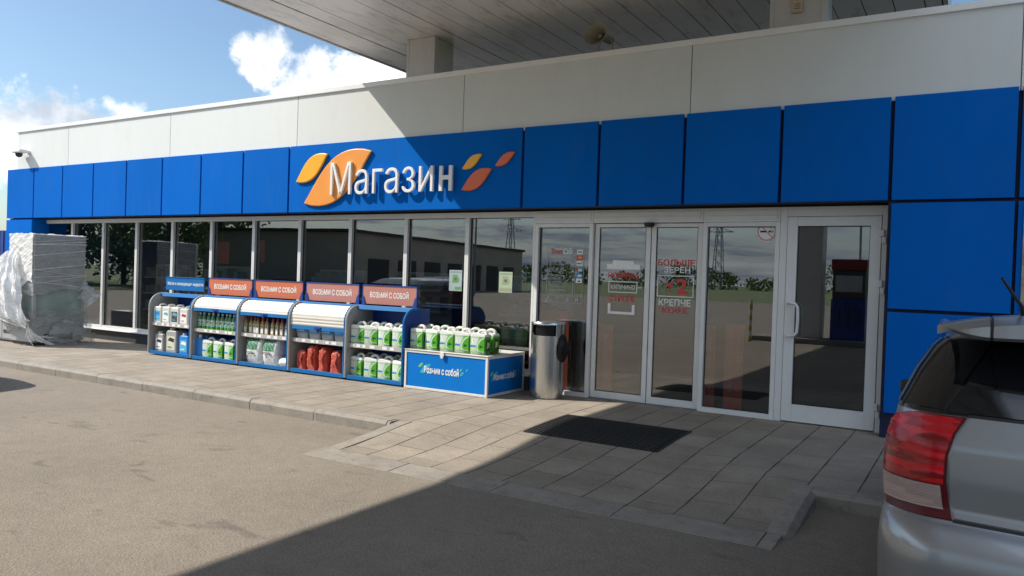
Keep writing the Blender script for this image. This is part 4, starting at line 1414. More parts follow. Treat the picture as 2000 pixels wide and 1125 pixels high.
LC = ['grey display cabinet at the left end with open shelves and a blue Масла header',
      'blue display cabinet holding nine green bottles under an orange header',
      'blue display cabinet holding red capped bottles and charcoal sacks under an orange header',
      'blue display cabinet with roller shutter half lowered above red firewood bundles',
      'blue open display cabinet filled with green washer fluid next to the crate']
SH = [None, 0.845, 0.835, 0.70, None]
for ci, (x0, x1) in enumerate(CX):
    t_ = thing('display_cabinet', ((x0 + x1) / 2, (CF + CB) / 2, 0.0), LC[ci], 'display cabinet', 'display cabinets along the shop window')
    P = lambda mb, name, mats, **kw: wpart(mb, name, mats, t_, **kw)
    tw = 0.024
    P(MB().prism(side_profile(), 'x', x0, x0 + tw), 'side_panel', 'grey', bevel=0.004)
    P(MB().prism(side_profile(), 'x', x1 - tw, x1), 'side_panel', 'cabnavy' if ci else 'grey', bevel=0.004)
    # rounded front edge strips
    for xa, mm in ((x0 + tw / 2, 'grey'), (x1 - tw / 2, 'cabblue')):
        pr = side_profile()[:-2]
        eb = MB()
        eb.tube([(xa, q[0], q[1]) for q in pr] + [(xa, -0.60, 1.01)], 0.019, 8)
        P(eb, 'edge_strip', mm, smooth=True)
    P(MB().box(x0 + tw, x1 - tw, CB - 0.02, CB, 0.03, 1.0), 'back_panel', 'cabnavy')
    P(MB().box(x0 + tw, x1 - tw, CF + 0.03, CB - 0.02, 0.035, 0.06), 'base_board', 'grey')
    P(MB().box(x0 + tw, x1 - tw, CF - 0.004, CF + 0.03, 0.018, 0.072), 'kick_strip', 'cabblue', bevel=0.006)
    P(MB().box(x0 + tw, x1 - tw, -0.70, CB - 0.02, 0.975, 1.0), 'top_board', 'cabblue')
    P(MB().prism([(-0.735, 0.968), (-0.69, 0.968), (-0.69, 1.028), (-0.715, 1.028)], 'x', x0 + tw, x1 - tw), 'top_rail', 'cabblue', bevel=0.004)
    sz_ = 0.53 if ci == 0 else 0.495
    shf = P(MB().box(x0 + tw, x1 - tw, CF + 0.05, CB - 0.02, sz_ - 0.012, sz_), 'shelf', 'shelf')
    st = MB()
    st.box(x0 + tw, x1 - tw, CF + 0.036, CF + 0.0495, sz_ - 0.045, sz_ + 0.012)
    q = random.Random(ci)
    xx = x0 + 0.08
    while xx < x1 - 0.15:
        w = q.uniform(0.05, 0.09)
        st.box(xx, xx + w, CF + 0.0335, CF + 0.0358, sz_ - 0.036, sz_ + 0.002, 1)
        xx += w + q.uniform(0.02, 0.16)
    wpart(st, 'price_strip', ['shelf', 'print_white'], shf, top=t_)
    for xa in (x0 + 0.09, x1 - 0.09):
        P(MB().tube([(xa - 0.012, CF + 0.08, 0.015), (xa + 0.012, CF + 0.08, 0.015)], 0.0148, 10), 'castor', 'gasket')
        P(MB().tube([(xa - 0.012, CB - 0.07, 0.015), (xa + 0.012, CB - 0.07, 0.015)], 0.0148, 10), 'castor', 'gasket')
    if SH[ci] is not None:
        # roller shutter following the curved front: convex slats
        zb = SH[ci] - 0.06
        rr = 0.195
        cy, cz = CF + 0.21, 0.80
        path = []
        zz = zb + 0.05
        while zz < cz:
            path.append((cy - rr, zz))
            zz += 0.008
        for i in range(22):
            a = math.pi - (math.pi / 2) * i / 24
            path.append((cy + rr * math.cos(a), cz + rr * math.sin(a)))
        L = 0.0
        prev = path[0]
        fr, bk = [], []
        for i, q in enumerate(path):
            L += math.hypot(q[0] - prev[0], q[1] - prev[1])
            prev = q
            a = path[min(i + 1, len(path) - 1)]
            b_ = path[max(i - 1, 0)]
            tx, tz = a[0] - b_[0], a[1] - b_[1]
            l = math.hypot(tx, tz)
            nx, nz = -tz / l, tx / l
            amp = 0.010 * abs(math.sin(math.pi * L / 0.046)) ** 0.6
            fr.append((q[0] + nx * amp, q[1] + nz * amp))
            bk.append((q[0] - nx * 0.006, q[1] - nz * 0.006))
        P(MB().prism(fr + list(reversed(bk)), 'x', x0 + tw + 0.004, x1 - tw - 0.004), 'roller_shutter', 'shutter', smooth=True, angle=50)
        P(MB().prism([(cy - rr - 0.016, zb), (cy - rr + 0.012, zb), (cy - rr + 0.012, zb + 0.052), (cy - rr - 0.010, zb + 0.052)], 'x', x0 + tw + 0.003, x1 - tw - 0.003), 'shutter_rail', 'cabblue', bevel=0.004)
        xm = (x0 + x1) / 2 + 0.02
        lk = MB().box(xm - 0.06, xm + 0.06, cy - rr - 0.028, cy - rr - 0.0165, zb + 0.022, zb + 0.05)
        lk.box(xm - 0.012, xm + 0.012, cy - rr - 0.034, cy - rr - 0.0165, zb - 0.02, zb + 0.022)
        P(lk, 'lock', 'cabnavy', bevel=0.003)
    # header board on two brackets
    yb = -0.625
    ha, hb, hz0, hz1 = (x0 + 0.03, x1 - 0.05, 1.045, 1.30) if ci else (x0 + 0.0, x1 - 0.09, 1.075, 1.285)
    board = MB().box(ha, hb, yb, yb + 0.015, hz0, hz1)
    hm = ('cabblue', 'orange', 'orange', 'glare_painted', 'glare_painted')[ci]
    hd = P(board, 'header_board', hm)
    ft = MB()
    ft.box(ha - 0.012, hb + 0.012, yb - 0.008, yb + 0.022, hz1, hz1 + 0.012)
    if ci:
        ft.prism([(ha - 0.014, hz0 - 0.02), (ha + 0.06, hz0 - 0.02), (ha + 0.018, hz0 + 0.10), (ha - 0.014, hz0 + 0.13)], 'y', yb - 0.010, yb - 0.002)
        ft.prism([(hb + 0.014, hz0 - 0.02), (hb - 0.06, hz0 - 0.02), (hb - 0.018, hz0 + 0.10), (hb + 0.014, hz0 + 0.13)], 'y', yb - 0.010, yb - 0.002)
        ft.box(ha - 0.014, ha + 0.0, yb - 0.002, yb + 0.02, 1.0, hz1)
        ft.box(hb, hb + 0.014, yb - 0.002, yb + 0.02, 1.0, hz1)
    else:
        ft.box(ha + 0.3, ha + 0.32, yb + 0.015, yb + 0.03, 1.0, hz1 - 0.05)
        ft.box(ha + 0.6, ha + 0.62, yb + 0.015, yb + 0.03, 1.0, hz1 - 0.05)
    wpart(ft, 'header_frame', 'cabnavy' if ci else 'cabblue', hd, top=t_)
    lt = MB()
    if ci:
        add_text(lt, 'ВОЗЬМИ С СОБОЙ', ha + 0.13, hb - 0.13, 1.135, 1.235, yb, m=0, bold=0.018)
    else:
        add_text(lt, 'Масла и охлаждающие жидкости', ha + 0.05, hb + 0.0 - 0.02, 1.15, 1.215, yb, m=0, bold=0.006)
    wpart(lt, 'lettering', 'print_white', hd, top=t_)

# ------------------------------------------------------------ goods
def rbox(w, d, z0, z1, taper=0.0, m=0):
    return MB().box(-w / 2, w / 2, -d / 2, d / 2, z0, z1, m)


def make_jug(label, group, loc):
    """five litre washer fluid jug: rounded body, sloped shoulder, arched carrying handle, screw cap, printed front"""
    t_ = thing('washer_fluid_jug', loc, label, 'canister', group)
    b = MB()
    prof = [(-0.110, 0.0), (0.110, 0.0), (0.112, 0.235), (0.10, 0.25), (0.0, 0.262), (-0.045, 0.268), (-0.102, 0.264), (-0.110, 0.245)]
    b.prism(prof, 'y', -0.07, 0.07)
    bo = part(b, 'body', 'washer', t_, bevel=0.013, seg=2)
    hd = MB()
    hd.tube([(-0.04, 0, 0.255), (-0.015, 0, 0.284), (0.015, 0, 0.298), (0.055, 0, 0.297), (0.083, 0, 0.280), (0.092, 0, 0.245)], [0.022, 0.021, 0.018, 0.018, 0.021, 0.024], 8)
    part(hd, 'handle', 'can_white', t_, smooth=True)
    part(MB().lathe([(0.024, 0.260), (0.024, 0.292), (0.020, 0.297), (0.0, 0.297)], (-0.078, 0.0), 14), 'cap', 'cap_green', t_, smooth=True)
    lb = MB()
    y = -0.0705
    lb.prism([(-0.104, 0.035), (-0.04, 0.022), (-0.022, 0.05), (-0.018, 0.10), (-0.005, 0.15), (0.02, 0.195), (-0.104, 0.205)], 'y', y - 0.001, y + 0.003, 0)
    lb.prism([(-0.102, 0.088), (-0.028, 0.088), (-0.024, 0.112), (-0.102, 0.112)], 'y', y - 0.0022, y - 0.0011, 1)
    lb.prism([(-0.10, 0.047), (-0.036, 0.04), (-0.03, 0.078), (-0.10, 0.08)], 'y', y - 0.0022, y - 0.0011, 4)
    lb.prism([(-0.085, 0.13), (-0.06, 0.13), (-0.06, 0.15), (-0.07, 0.165), (-0.062, 0.19), (-0.085, 0.19), (-0.078, 0.16)], 'y', y - 0.0022, y - 0.0011, 5)
    dome = [(0.006, 0.075), (0.018, 0.052), (0.045, 0.042), (0.104, 0.042), (0.104, 0.205), (0.07, 0.19), (0.035, 0.155), (0.012, 0.115)]
    lb.prism([(a_ - 0.011 if a_ < 0.08 else a_ - 0.001, z_ + (0.010 if z_ > 0.1 else -0.008)) for a_, z_ in dome], 'y', y - 0.0016, y + 0.003, 0)
    lb.prism(dome, 'y', y - 0.0028, y + 0.002, 2)
    lb.prism([(0.03, 0.088), (0.05, 0.078), (0.07, 0.092), (0.085, 0.088), (0.085, 0.102), (0.065, 0.108), (0.045, 0.118), (0.032, 0.106)], 'y', y - 0.0042, y - 0.0029, 3)
    lb.box(0.1120, 0.1135, -0.045, 0.04, 0.05, 0.19, 3)
    lb.prism([(-0.03, 0.07), (0.02, 0.09), (0.03, 0.14), (-0.02, 0.16)], 'x', 0.1136, 0.1146, 4)
    part(lb, 'label_print', ['wl_white', 'print_blue', 'wl_lime', 'wl_green', 'wl_yellow', 'print_white'], t_)
    return t_


jug = None


def put_jug(x, y, z, label, group, yaw=0.0):
    global jug
    if jug is None:
        jug = make_jug(label, group, (x, y, z))
        jug.rotation_euler = (0, 0, yaw)
        return jug
    return dup(jug, (x, y, z), label, group, yaw)


CRZ = 0.512
GJ = 'washer fluid jugs'
for i in range(5):
    put_jug(-6.207 + 0.238 * i, -0.775 + rnd.uniform(-0.008, 0.008), CRZ, 'washer fluid jug in the front row on the crate, %s from the left' % ORD[i], GJ, R(rnd.uniform(-9, 9)))
for i in range(5):
    put_jug(-6.20 + 0.238 * i, -0.60 + rnd.uniform(-0.008, 0.008), CRZ, 'washer fluid jug in the back row on the crate, %s from the left' % ORD[i], GJ, R(rnd.uniform(-8, 8)))
for i in range(4):
    put_jug(-7.245 + 0.243 * i, -0.775, 0.4955, 'front jug on the upper shelf of the right cabinet, %s from the left' % ORD[i], GJ, R(rnd.uniform(-8, 8)))
    put_jug(-7.235 + 0.243 * i, -0.60, 0.4955, 'back jug on the upper shelf of the right cabinet, %s from the left' % ORD[i], GJ, R(rnd.uniform(-3, 3)))
for i in range(4):
    put_jug(-7.238 + 0.246 * i, -0.775, 0.0605, 'front jug on the floor of the right cabinet, %s from the left' % ORD[i], GJ, R(rnd.uniform(-8, 8)))
    put_jug(-7.225 + 0.246 * i, -0.60, 0.0605, 'back jug on the floor of the right cabinet, %s from the left' % ORD[i], GJ, R(rnd.uniform(-3, 3)))
for i in range(3):
    put_jug(-10.385 + 0.262 * i, -0.77, 0.0605, 'washer fluid jug under the green bottles, %s from the left' % ORD[i], GJ, R(rnd.uniform(-8, 8)))


def make_bottle(loc, label):
    t_ = thing('green_bottle', loc, label, 'bottle', 'green bottles on the cabinet shelf')
    part(MB().lathe([(0.030, 0.0), (0.036, 0.006), (0.036, 0.165), (0.030, 0.19), (0.016, 0.222), (0.015, 0.235)], (0, 0), 16), 'body', 'bottle_green', t_, smooth=True)
    part(MB().lathe([(0.018, 0.232), (0.018, 0.258), (0.014, 0.262)], (0, 0), 12), 'cap', 'wl_white', t_, smooth=True)
    lb = MB()
    lb.lathe([(0.0365, 0.05), (0.0368, 0.05), (0.0368, 0.15), (0.0365, 0.15)], (0, 0), 16, 0)
    lb.lathe([(0.0370, 0.012), (0.0372, 0.012), (0.0372, 0.05), (0.0370, 0.05)], (0, 0), 16, 2)
    lb.prism([(-0.02, 0.095), (0.0, 0.092), (0.022, 0.122), (0.005, 0.124)], 'y', -0.0385, -0.030, 1)
    lb.prism([(-0.022, 0.06), (0.022, 0.06), (0.022, 0.08), (-0.022, 0.08)], 'y', -0.0383, -0.028, 3)
    part(lb, 'label_print', ['wl_white', 'print_black', 'wl_lime', 'lab_cyan'], t_, smooth=True, angle=30)
    return t_


b0 = None
for i, x in enumerate((-10.55, -10.45, -10.345, -10.23, -10.115, -10.02, -9.925, -9.835, -9.735)):
    lab = 'green bottle on the shelf of the second cabinet, %s from the left' % ORD[i]
    loc = (x - 0.06, -0.80 + rnd.uniform(-0.012, 0.012), 0.4955)
    if b0 is None:
        b0 = make_bottle(loc, lab)
    else:
        dup(b0, loc, lab, rotz=R(rnd.uniform(-14, 14)))


def make_fluid(loc, label):
    t_ = thing('lighter_fluid_bottle', loc, label, 'bottle', 'red capped bottles on the cabinet shelf')
    b = MB().prism([(-0.034, 0.0), (0.034, 0.0), (0.034, 0.155), (0.012, 0.205), (-0.012, 0.205), (-0.034, 0.155)], 'y', -0.022, 0.022)
    part(b, 'body', 'bottle_amber', t_, bevel=0.008)
    part(MB().lathe([(0.014, 0.20), (0.016, 0.215), (0.016, 0.24), (0.006, 0.255), (0.004, 0.268), (0.0, 0.268)], (0, 0), 12), 'cap', 'cap_red', t_, smooth=True)
    lb = MB()
    lb.box(-0.024, 0.024, -0.0235, -0.0221, 0.02, 0.10, 0)
    lb.box(-0.024, 0.024, -0.0235, -0.0221, 0.104, 0.142, 1)
    lb.prism([(-0.012, 0.110), (0.012, 0.110), (0.016, 0.134), (0.0, 0.126), (-0.016, 0.134)], 'y', -0.0247, -0.0236, 2)
    part(lb, 'label_print', ['print_white', 'lab_pale', 'print_black'], t_)
    return t_


b0 = None
for i, x in enumerate((-9.47, -9.37, -9.285, -9.215, -9.115, -9.02, -8.905, -8.80, -8.705, -8.605)):
    lab = 'red capped bottle on the shelf of the third cabinet, %s from the left' % ORD[i]
    loc = (x - 0.045, -0.80 + rnd.uniform(-0.01, 0.01), 0.4955)
    if b0 is None:
        b0 = make_fluid(loc, lab)
    else:
        dup(b0, loc, lab, rotz=R(rnd.uniform(-12, 12)))


def canister(loc, w, d, hgt, bodym, label, lab_mats, capm='cap_white', cap=True):
    t_ = thing('oil_canister', loc, label, 'canister')
    b = MB().prism([(-w / 2, 0), (w / 2, 0), (w / 2, hgt * 0.80), (w * 0.40, hgt * 0.88), (-w * 0.40, hgt * 0.88), (-w / 2, hgt * 0.80)], 'y', -d / 2, d / 2)
    part(b, 'body', bodym, t_, bevel=min(0.02, w * 0.1), seg=3)
    hb = MB().tube([(0, -d * 0.3, hgt * 0.87), (0, -d * 0.22, hgt * 0.97), (0, d * 0.0, hgt * 0.99), (0, d * 0.22, hgt * 0.97), (0, d * 0.32, hgt * 0.87)], 0.014, 8)
    part(hb, 'handle', bodym, t_, smooth=True)
    if cap:
        part(MB().lathe([(0.026, hgt * 0.87), (0.026, hgt * 0.96), (0.02, hgt * 0.975)], (-w * 0.22, -d * 0.25), 12), 'cap', capm, t_, smooth=True)
    if lab_mats:
        lb = MB()
        y = -d / 2
        lb.box(-w * 0.36, w * 0.36, y - 0.0015, y - 0.0003, hgt * 0.12, hgt * 0.66, 0)
        lb.prism([(-w * 0.30, hgt * 0.48), (w * 0.28, hgt * 0.42), (w * 0.32, hgt * 0.56), (-w * 0.1, hgt * 0.61)], 'y', y - 0.0028, y - 0.0016, 1)
        lb.box(-w * 0.3, w * 0.1, y - 0.0028, y - 0.0016, hgt * 0.2, hgt * 0.24, 1)
        part(lb, 'label_print', lab_mats, t_)
    return t_


canister((-11.615, -0.77, 0.5305), 0.20, 0.22, 0.31, 'can_white', 'milky canister with blue label, first on the upper shelf of the left cabinet', ['lab_cyan', 'can_blue'], cap=False)
canister((-11.39, -0.77, 0.5305), 0.20, 0.22, 0.31, 'can_white', 'milky canister with white and cyan label, second on the upper shelf of the left cabinet', ['print_white', 'lab_cyan'], cap=False)
canister((-11.165, -0.77, 0.5305), 0.21, 0.22, 0.31, 'can_white', 'milky canister with dark photo label on the upper shelf of the left cabinet', ['lab_dark', 'lab_cyan'], cap=False)
canister((-10.93, -0.77, 0.5305), 0.20, 0.22, 0.30, 'can_white', 'plain milky canister with pale label, last on the upper shelf of the left cabinet', ['print_white', 'cap_red'], cap=False)
canister((-11.58, -0.76, 0.0605), 0.215, 0.20, 0.33, 'can_grey', 'silver canister with white label on the floor of the left cabinet', ['print_white', 'print_black'])
canister((-11.25, -0.76, 0.0605), 0.27, 0.22, 0.41, 'can_grey', 'large grey canister with yellowish label on the floor of the left cabinet', ['lab_pale', 'print_black'])
canister((-10.93, -0.76, 0.0605), 0.22, 0.22, 0.34, 'can_blue', 'blue canister with white label on the floor of the left cabinet', ['lab_cyan', 'print_white'])
# tall ribbed blue canister lying deep in the second cabinet
bc = thing('blue_jerrycan', (-10.575, -0.66, 0.0605), 'large plain blue jerrycan with white cap in the bottom of the second cabinet', 'canister')
b = MB().box(-0.085, 0.085, -0.19, 0.19, 0.0, 0.285)
b.box(0.02, 0.085, -0.10, 0.19, 0.286, 0.325)
part(b, 'body', 'can_blue', bc, bevel=0.03, seg=3)
part(MB().lathe([(0.028, 0.28), (0.03, 0.30), (0.026, 0.335), (0.0, 0.338)], (-0.03, -0.13), 12), 'cap', 'cap_white', bc, smooth=True)


def sack(w, d, hgt, seed, name, mats, label, cat, loc, group=None, ribs=0.012, text=None, pillow=0.0, rough_top=True):
    """filled plastic bag: bulging sides, gathered top corners, creases"""
    t_ = thing(name, loc, label, cat, group)
    q = random.Random(seed)
    off = q.uniform(0, 100)
    mb = MB()
    nu, nv = 36, 22

    def fn(u, v):
        a = 2 * math.pi * u
        z = v * hgt
        fill = (math.sin(math.pi * min(1, 0.10 + v * 0.92)) ** 0.32)
        if v > 0.82 and rough_top:
            fill *= 1.0 - 0.55 * ((v - 0.82) / 0.18) ** 1.5
        ca, sa = math.cos(a), math.sin(a)
        e = 0.45
        x = math.copysign(abs(ca) ** e, ca) * w / 2 * (0.93 + 0.07 * fill)
        y = math.copysign(abs(sa) ** e, sa) * d / 2 * fill
        nz = noise.noise(Vector((x * 14 + off, y * 14, z * 10)))
        n2 = noise.noise(Vector((x * 34 + off, y * 34, z * 26)))
        k = ribs * (nz + 0.5 * n2)
        if v >= 1.0:
            z += 0.02 * nz
        return (x * (1 + k * 3), y * (1 + k * 6) + (0.0), max(0.0, z + k * 0.6 if v > 0.01 else 0.0))
    mb.grid(fn, nu, nv)
    mb.face([fn(i / nu, 0.0) for i in range(nu)])
    mb.face([fn(i / nu, 1.0) for i in range(nu)])
    part(mb, 'bag', mats, t_, smooth=True, weld=True, angle=60)
    if text:
        for (s_, xa, xb, za, zb) in text:
            lb = MB()
            add_text(lb, s_, xa, xb, za, zb, -d / 2 * 1.06 - 0.004, 0.002, m=0, bold=0.02)
            part(lb, 'lettering', 'print_black', t_)
    return t_


sack(0.35, 0.24, 0.40, 3, 'charcoal_sack', 'sack', 'green and white charcoal sack reading УГОЛЬ in the third cabinet, left of the two', 'sack', (-9.30, -0.755, 0.0605), 'charcoal sacks', text=[('УГОЛЬ', -0.155, 0.05, 0.135, 0.175), ('2,5', -0.15, -0.07, 0.085, 0.11), ('кг', -0.15, -0.085, 0.052, 0.075)])
sack(0.33, 0.24, 0.41, 8, 'charcoal_sack', 'sack', 'paler green and white charcoal sack in the third cabinet, right of the two', 'sack', (-8.935, -0.755, 0.0605), 'charcoal sacks', text=[('УГОЛЬ', -0.12, 0.05, 0.15, 0.19), ('3', -0.05, -0.02, 0.10, 0.14)])
sack(0.26, 0.22, 0.125, 12, 'white_sack', 'white_sack', 'small plain white plastic sack lying beside the charcoal sacks', 'sack', (-8.645, -0.75, 0.0605), rough_top=False)
# grey packs with a blue printed band on the shelf of the shutter cabinet
for i in range(4):
    t_ = sack(0.215, 0.13, 0.185, 30 + i, 'salt_pack', 'pack_grey', 'grey pack with blue band on the shelf under the shutter, %s from the left' % ORD[i], 'pack', (-8.295 + 0.246 * i, -0.79, 0.4955), 'grey packs under the shutter', ribs=0.006)
    lb = MB().box(-0.095, 0.095, -0.0735, -0.0720, 0.095, 0.165, 0)
    add_text(lb, 'СОЛЬ', -0.075, 0.06, 0.115, 0.145, -0.0736, 0.001, m=1, bold=0.02)
    part(lb, 'label_print', ['print_blue', 'print_white'], t_)


def bundle(loc, w, d, hgt, seed, label):
    """firewood in a red net: split logs stuffed in a sagging mesh tube knotted at the top"""
    t_ = thing('firewood_bundle', loc, label, 'firewood', 'firewood bundles in red nets')
    q = random.Random(seed)
    lg = MB()
    for i in range(5):
        cx = (-0.5 + (i + 0.5) / 5) * w * 0.72
        r = w * 0.17
        a0 = q.uniform(0, 6)
        n = q.choice((3, 4, 5))
        pol = [(cx + r * math.cos(a0 + 2 * math.pi * k_ / n), q.uniform(-0.2, 0.2) * d + r * math.sin(a0 + 2 * math.pi * k_ / n)) for k_ in range(n)]
        lg.prism(pol, 'z', 0.02, hgt * q.uniform(0.72, 0.9))
    part(lg, 'logs', 'log', t_)
    off = q.uniform(0, 50)
    nt = MB()

    def fn(u, v):
        a = 2 * math.pi * u
        z = v * hgt
        k_ = 1.0 if v < 0.8 else 1.0 - 0.35 * ((v - 0.8) / 0.2) ** 1.4
        x = math.copysign(abs(math.cos(a)) ** 0.55, math.cos(a)) * w / 2 * k_
        y = math.copysign(abs(math.sin(a)) ** 0.55, math.sin(a)) * d / 2 * k_
        nn = noise.noise(Vector((x * 16 + off, y * 16, z * 9))) * 0.016 + noise.noise(Vector((x * 45 + off, y * 45, z * 30))) * 0.010
        return (x + nn * math.cos(a), y + nn * math.sin(a), max(0.0, z + nn * (1.5 if v > 0.9 else 0.3)))
    nt.grid(fn, 30, 24)
    nt.face([fn(i / 30, 1.0) for i in range(30)])
    nt.face([fn(i / 30, 0.0) for i in range(30)])
    part(nt, 'net', 'net_red', t_, smooth=True, weld=True, angle=60)
    kn = MB().tube([(w * 0.1, -d * 0.42, hgt * 0.90), (w * 0.2, -d * 0.52, hgt * 0.7), (w * 0.1, -d * 0.55, hgt * 0.5), (w * 0.25, -d * 0.52, hgt * 0.2)], [0.02, 0.014, 0.017, 0.010], 7)
    part(kn, 'knot', 'net_red', t_, smooth=True)
    return t_


bundle((-8.305, -0.745, 0.0605), 0.17, 0.22, 0.27, 1, 'short red netted firewood bundle, first in the row under the shutter')
bundle((-8.10, -0.745, 0.0605), 0.17, 0.22, 0.35, 2, 'tallest red netted firewood bundle, second in the row under the shutter')
bundle((-7.88, -0.745, 0.0605), 0.16, 0.22, 0.34, 3, 'deep red netted firewood bundle, third in the row under the shutter')
bundle((-7.63, -0.745, 0.0605), 0.20, 0.22, 0.30, 4, 'pale wood red netted firewood bundle, last in the row under the shutter')

# ------------------------------------------------------------ blue crate beside the cabinets
cr = thing('display_crate', (-5.69, -0.47, 0.0), 'low blue printed crate with white metal edges carrying washer fluid jugs', 'crate')
kx0, kx1, ky0, ky1, kz = -6.335, -5.05, -0.925, -0.03, 0.50
C_ = lambda mb, name, mats, **kw: wpart(mb, name, mats, cr, **kw)
fr = MB()
e = 0.032
for xa in (kx0, kx1 - e):
    for ya in (ky0, ky1 - e):
        fr.box(xa, xa + e, ya, ya + e, 0.0, kz)
for za in (0.004, kz - e):
    for ya in (ky0 + 0.001, ky1 - e + 0.001):
        fr.box(kx0 + e, kx1 - e, ya, ya + e - 0.002, za, za + e - 0.002)
    for xa in (kx0 + 0.001, kx1 - e + 0.001):
        fr.box(xa, xa + e - 0.002, ky0 + e, ky1 - e, za, za + e - 0.002)
C_(fr, 'frame', 'alu', bevel=0.004)
ft = C_(MB().box(kx0 + e, kx1 - e, ky0 + 0.010, ky0 + 0.018, 0.036, kz - e), 'front_panel', 'crate_blue')
sd = C_(MB().box(kx1 - 0.018, kx1 - 0.010, ky0 + e, ky1 - e, 0.036, kz - e), 'side_panel', 'crate_blue')
C_(MB().box(kx0 + 0.010, kx0 + 0.018, ky0 + e, ky1 - e, 0.036, kz - e), 'side_panel', 'crate_blue')
C_(MB().box(kx0 - 0.004, kx1 + 0.006, ky0 - 0.008, ky1, kz + 0.001, kz + 0.010), 'lid', 'alu', bevel=0.003)
lt = MB().box(-5.76, -5.70, ky0 - 0.016, ky0 - 0.0085, 0.455, 0.508)
lt.box(-5.748, -5.712, ky0 - 0.02, ky0 - 0.0001, 0.43, 0.454)
C_(lt, 'latch', 'alu', bevel=0.002)
lip = MB().box(kx0 + 0.02, kx1 - 0.06, ky0 + 0.035, ky0 + 0.040, kz + 0.011, kz + 0.062)
lip.box(kx1 - 0.065, kx1 - 0.060, ky0 + 0.0405, ky0 + 0.40, kz + 0.011, kz + 0.062)
C_(lip, 'clear_lip', 'acrylic')


def flat_leaf(mb, p0, p1, bulge, y, m, tf):
    pol = leaf_poly(p0, p1, bulge, 6)
    i = len(mb.v)
    n = len(pol)
    mb.v += [tf((a, y, b_)) for a, b_ in pol] + [tf((a, y - 0.001, b_)) for a, b_ in pol]
    mb.f.append(tuple(i + k_ for k_ in range(n)))
    mb.m.append(m)
    mb.f.append(tuple(i + n + k_ for k_ in range(n)))
    mb.m.append(m)
    for k_ in range(n):
        j = (k_ + 1) % n
        mb.f.append((i + k_, i + j, i + n + j, i + n + k_))
        mb.m.append(m)


def crate_logo(x0, sc, zc, y, tf):
    mb = MB()
    g_ = lambda x: x0 + x * sc
    z_ = lambda z: zc + z * sc
    flat_leaf(mb, (g_(0.0), z_(0.03)), (g_(0.085), z_(0.085)), 0.022 * sc, y, 1, tf)
    flat_leaf(mb, (g_(0.03), z_(-0.045)), (g_(0.21), z_(0.08)), 0.042 * sc, y, 2, tf)
    flat_leaf(mb, (g_(0.675), z_(-0.03)), (g_(0.745), z_(0.02)), 0.02 * sc, y, 2, tf)
    flat_leaf(mb, (g_(0.675), z_(0.03)), (g_(0.715), z_(0.06)), 0.012 * sc, y, 1, tf)
    flat_leaf(mb, (g_(0.765), z_(0.035)), (g_(0.81), z_(0.065)), 0.013 * sc, y, 2, tf)
    add_text(mb, 'Возьми с собой', g_(0.10), g_(0.665), z_(-0.045), z_(0.055), y - 0.0015, 0.0015, m=0, bold=0.025, tf=tf)
    return mb


wpart(crate_logo(-6.115, 0.96, 0.262, ky0 + 0.0095, lambda q: q), 'lettering', ['print_white', 'logo_green', 'logo_teal'], ft, top=cr)
wpart(crate_logo(0.0, 0.86, 0.235, 0.0, lambda q: (kx1 - 0.0095 - q[1], ky0 + 0.08 + q[0], q[2])), 'lettering', ['print_white', 'logo_green', 'logo_teal'], sd, top=cr)

# ------------------------------------------------------------ litter bin
bn = thing('litter_bin', (-4.565, -0.30, 0.0), 'round stainless steel litter bin with dark slot and black bag bulging out', 'bin')
n = 40


def bin_shell(z0, z1, r, skip=None):
    mb = MB()
    for i in range(n):
        if skip and skip(i):
            continue
        t0, t1 = 2 * math.pi * i / n, 2 * math.pi * (i + 1) / n
        mb.face([(r * math.cos(t0), r * math.sin(t0), z0), (r * math.cos(t1), r * math.sin(t1), z0), (r * math.cos(t1), r * math.sin(t1), z1), (r * math.cos(t0), r * math.sin(t0), z1)])
    return mb


rb = 0.215
part(MB().lathe([(rb, 0.075), (rb, 0.775), (rb - 0.008, 0.776), (rb - 0.008, 0.70)], (0, 0), 48), 'body', 'steel', bn, smooth=True, angle=50)
part(MB().lathe([(rb - 0.02, 0.0), (rb - 0.012, 0.006), (rb - 0.012, 0.073)], (0, 0), 40), 'foot_ring', 'steel', bn, smooth=True)
# slot towards the forecourt: the steel collar is open between two angles
op = lambda i: R(236) < 2 * math.pi * (i + 0.5) / n < R(328)
part(bin_shell(0.777, 0.905, rb, op), 'collar', 'steel', bn, smooth=True, weld=True)
part(MB().lathe([(rb - 0.03, 0.777), (rb - 0.03, 0.904)], (0, 0), 32), 'inner_liner', 'bag_black', bn, smooth=True)
part(MB().lathe([(rb + 0.002, 0.906), (rb + 0.004, 0.925), (rb - 0.004, 0.938), (rb * 0.6, 0.942), (0.0, 0.944)], (0, 0), 48), 'lid', 'steel', bn, smooth=True, angle=50)
bg_ = MB()


def bagfn(u, v):
    a = math.pi * (u - 0.5)
    b2 = math.pi * v
    x = 0.085 * math.sin(b2) * math.cos(a)
    z = 0.155 * -math.cos(b2) - 0.05 * (1 - v) * 0
    y = 0.10 * math.sin(b2) * math.sin(a)
    nn = noise.noise(Vector((x * 30, y * 30, z * 18))) * 0.02
    return (rb * 0.92 + x + nn, -0.02 + y, 0.60 + z * (1.0 if z < 0 else 1.25) + nn)


bg_.grid(bagfn, 14, 14)
part(bg_, 'bag', 'bag_black', bn, smooth=True)

# ------------------------------------------------------------ rubber grid mat in the entrance
fm = MB()
mx0, mx1, my0, my1 = -3.755, -2.385, -2.245, -1.285


def mat_z(y):
    return zpave(-3.0, y)


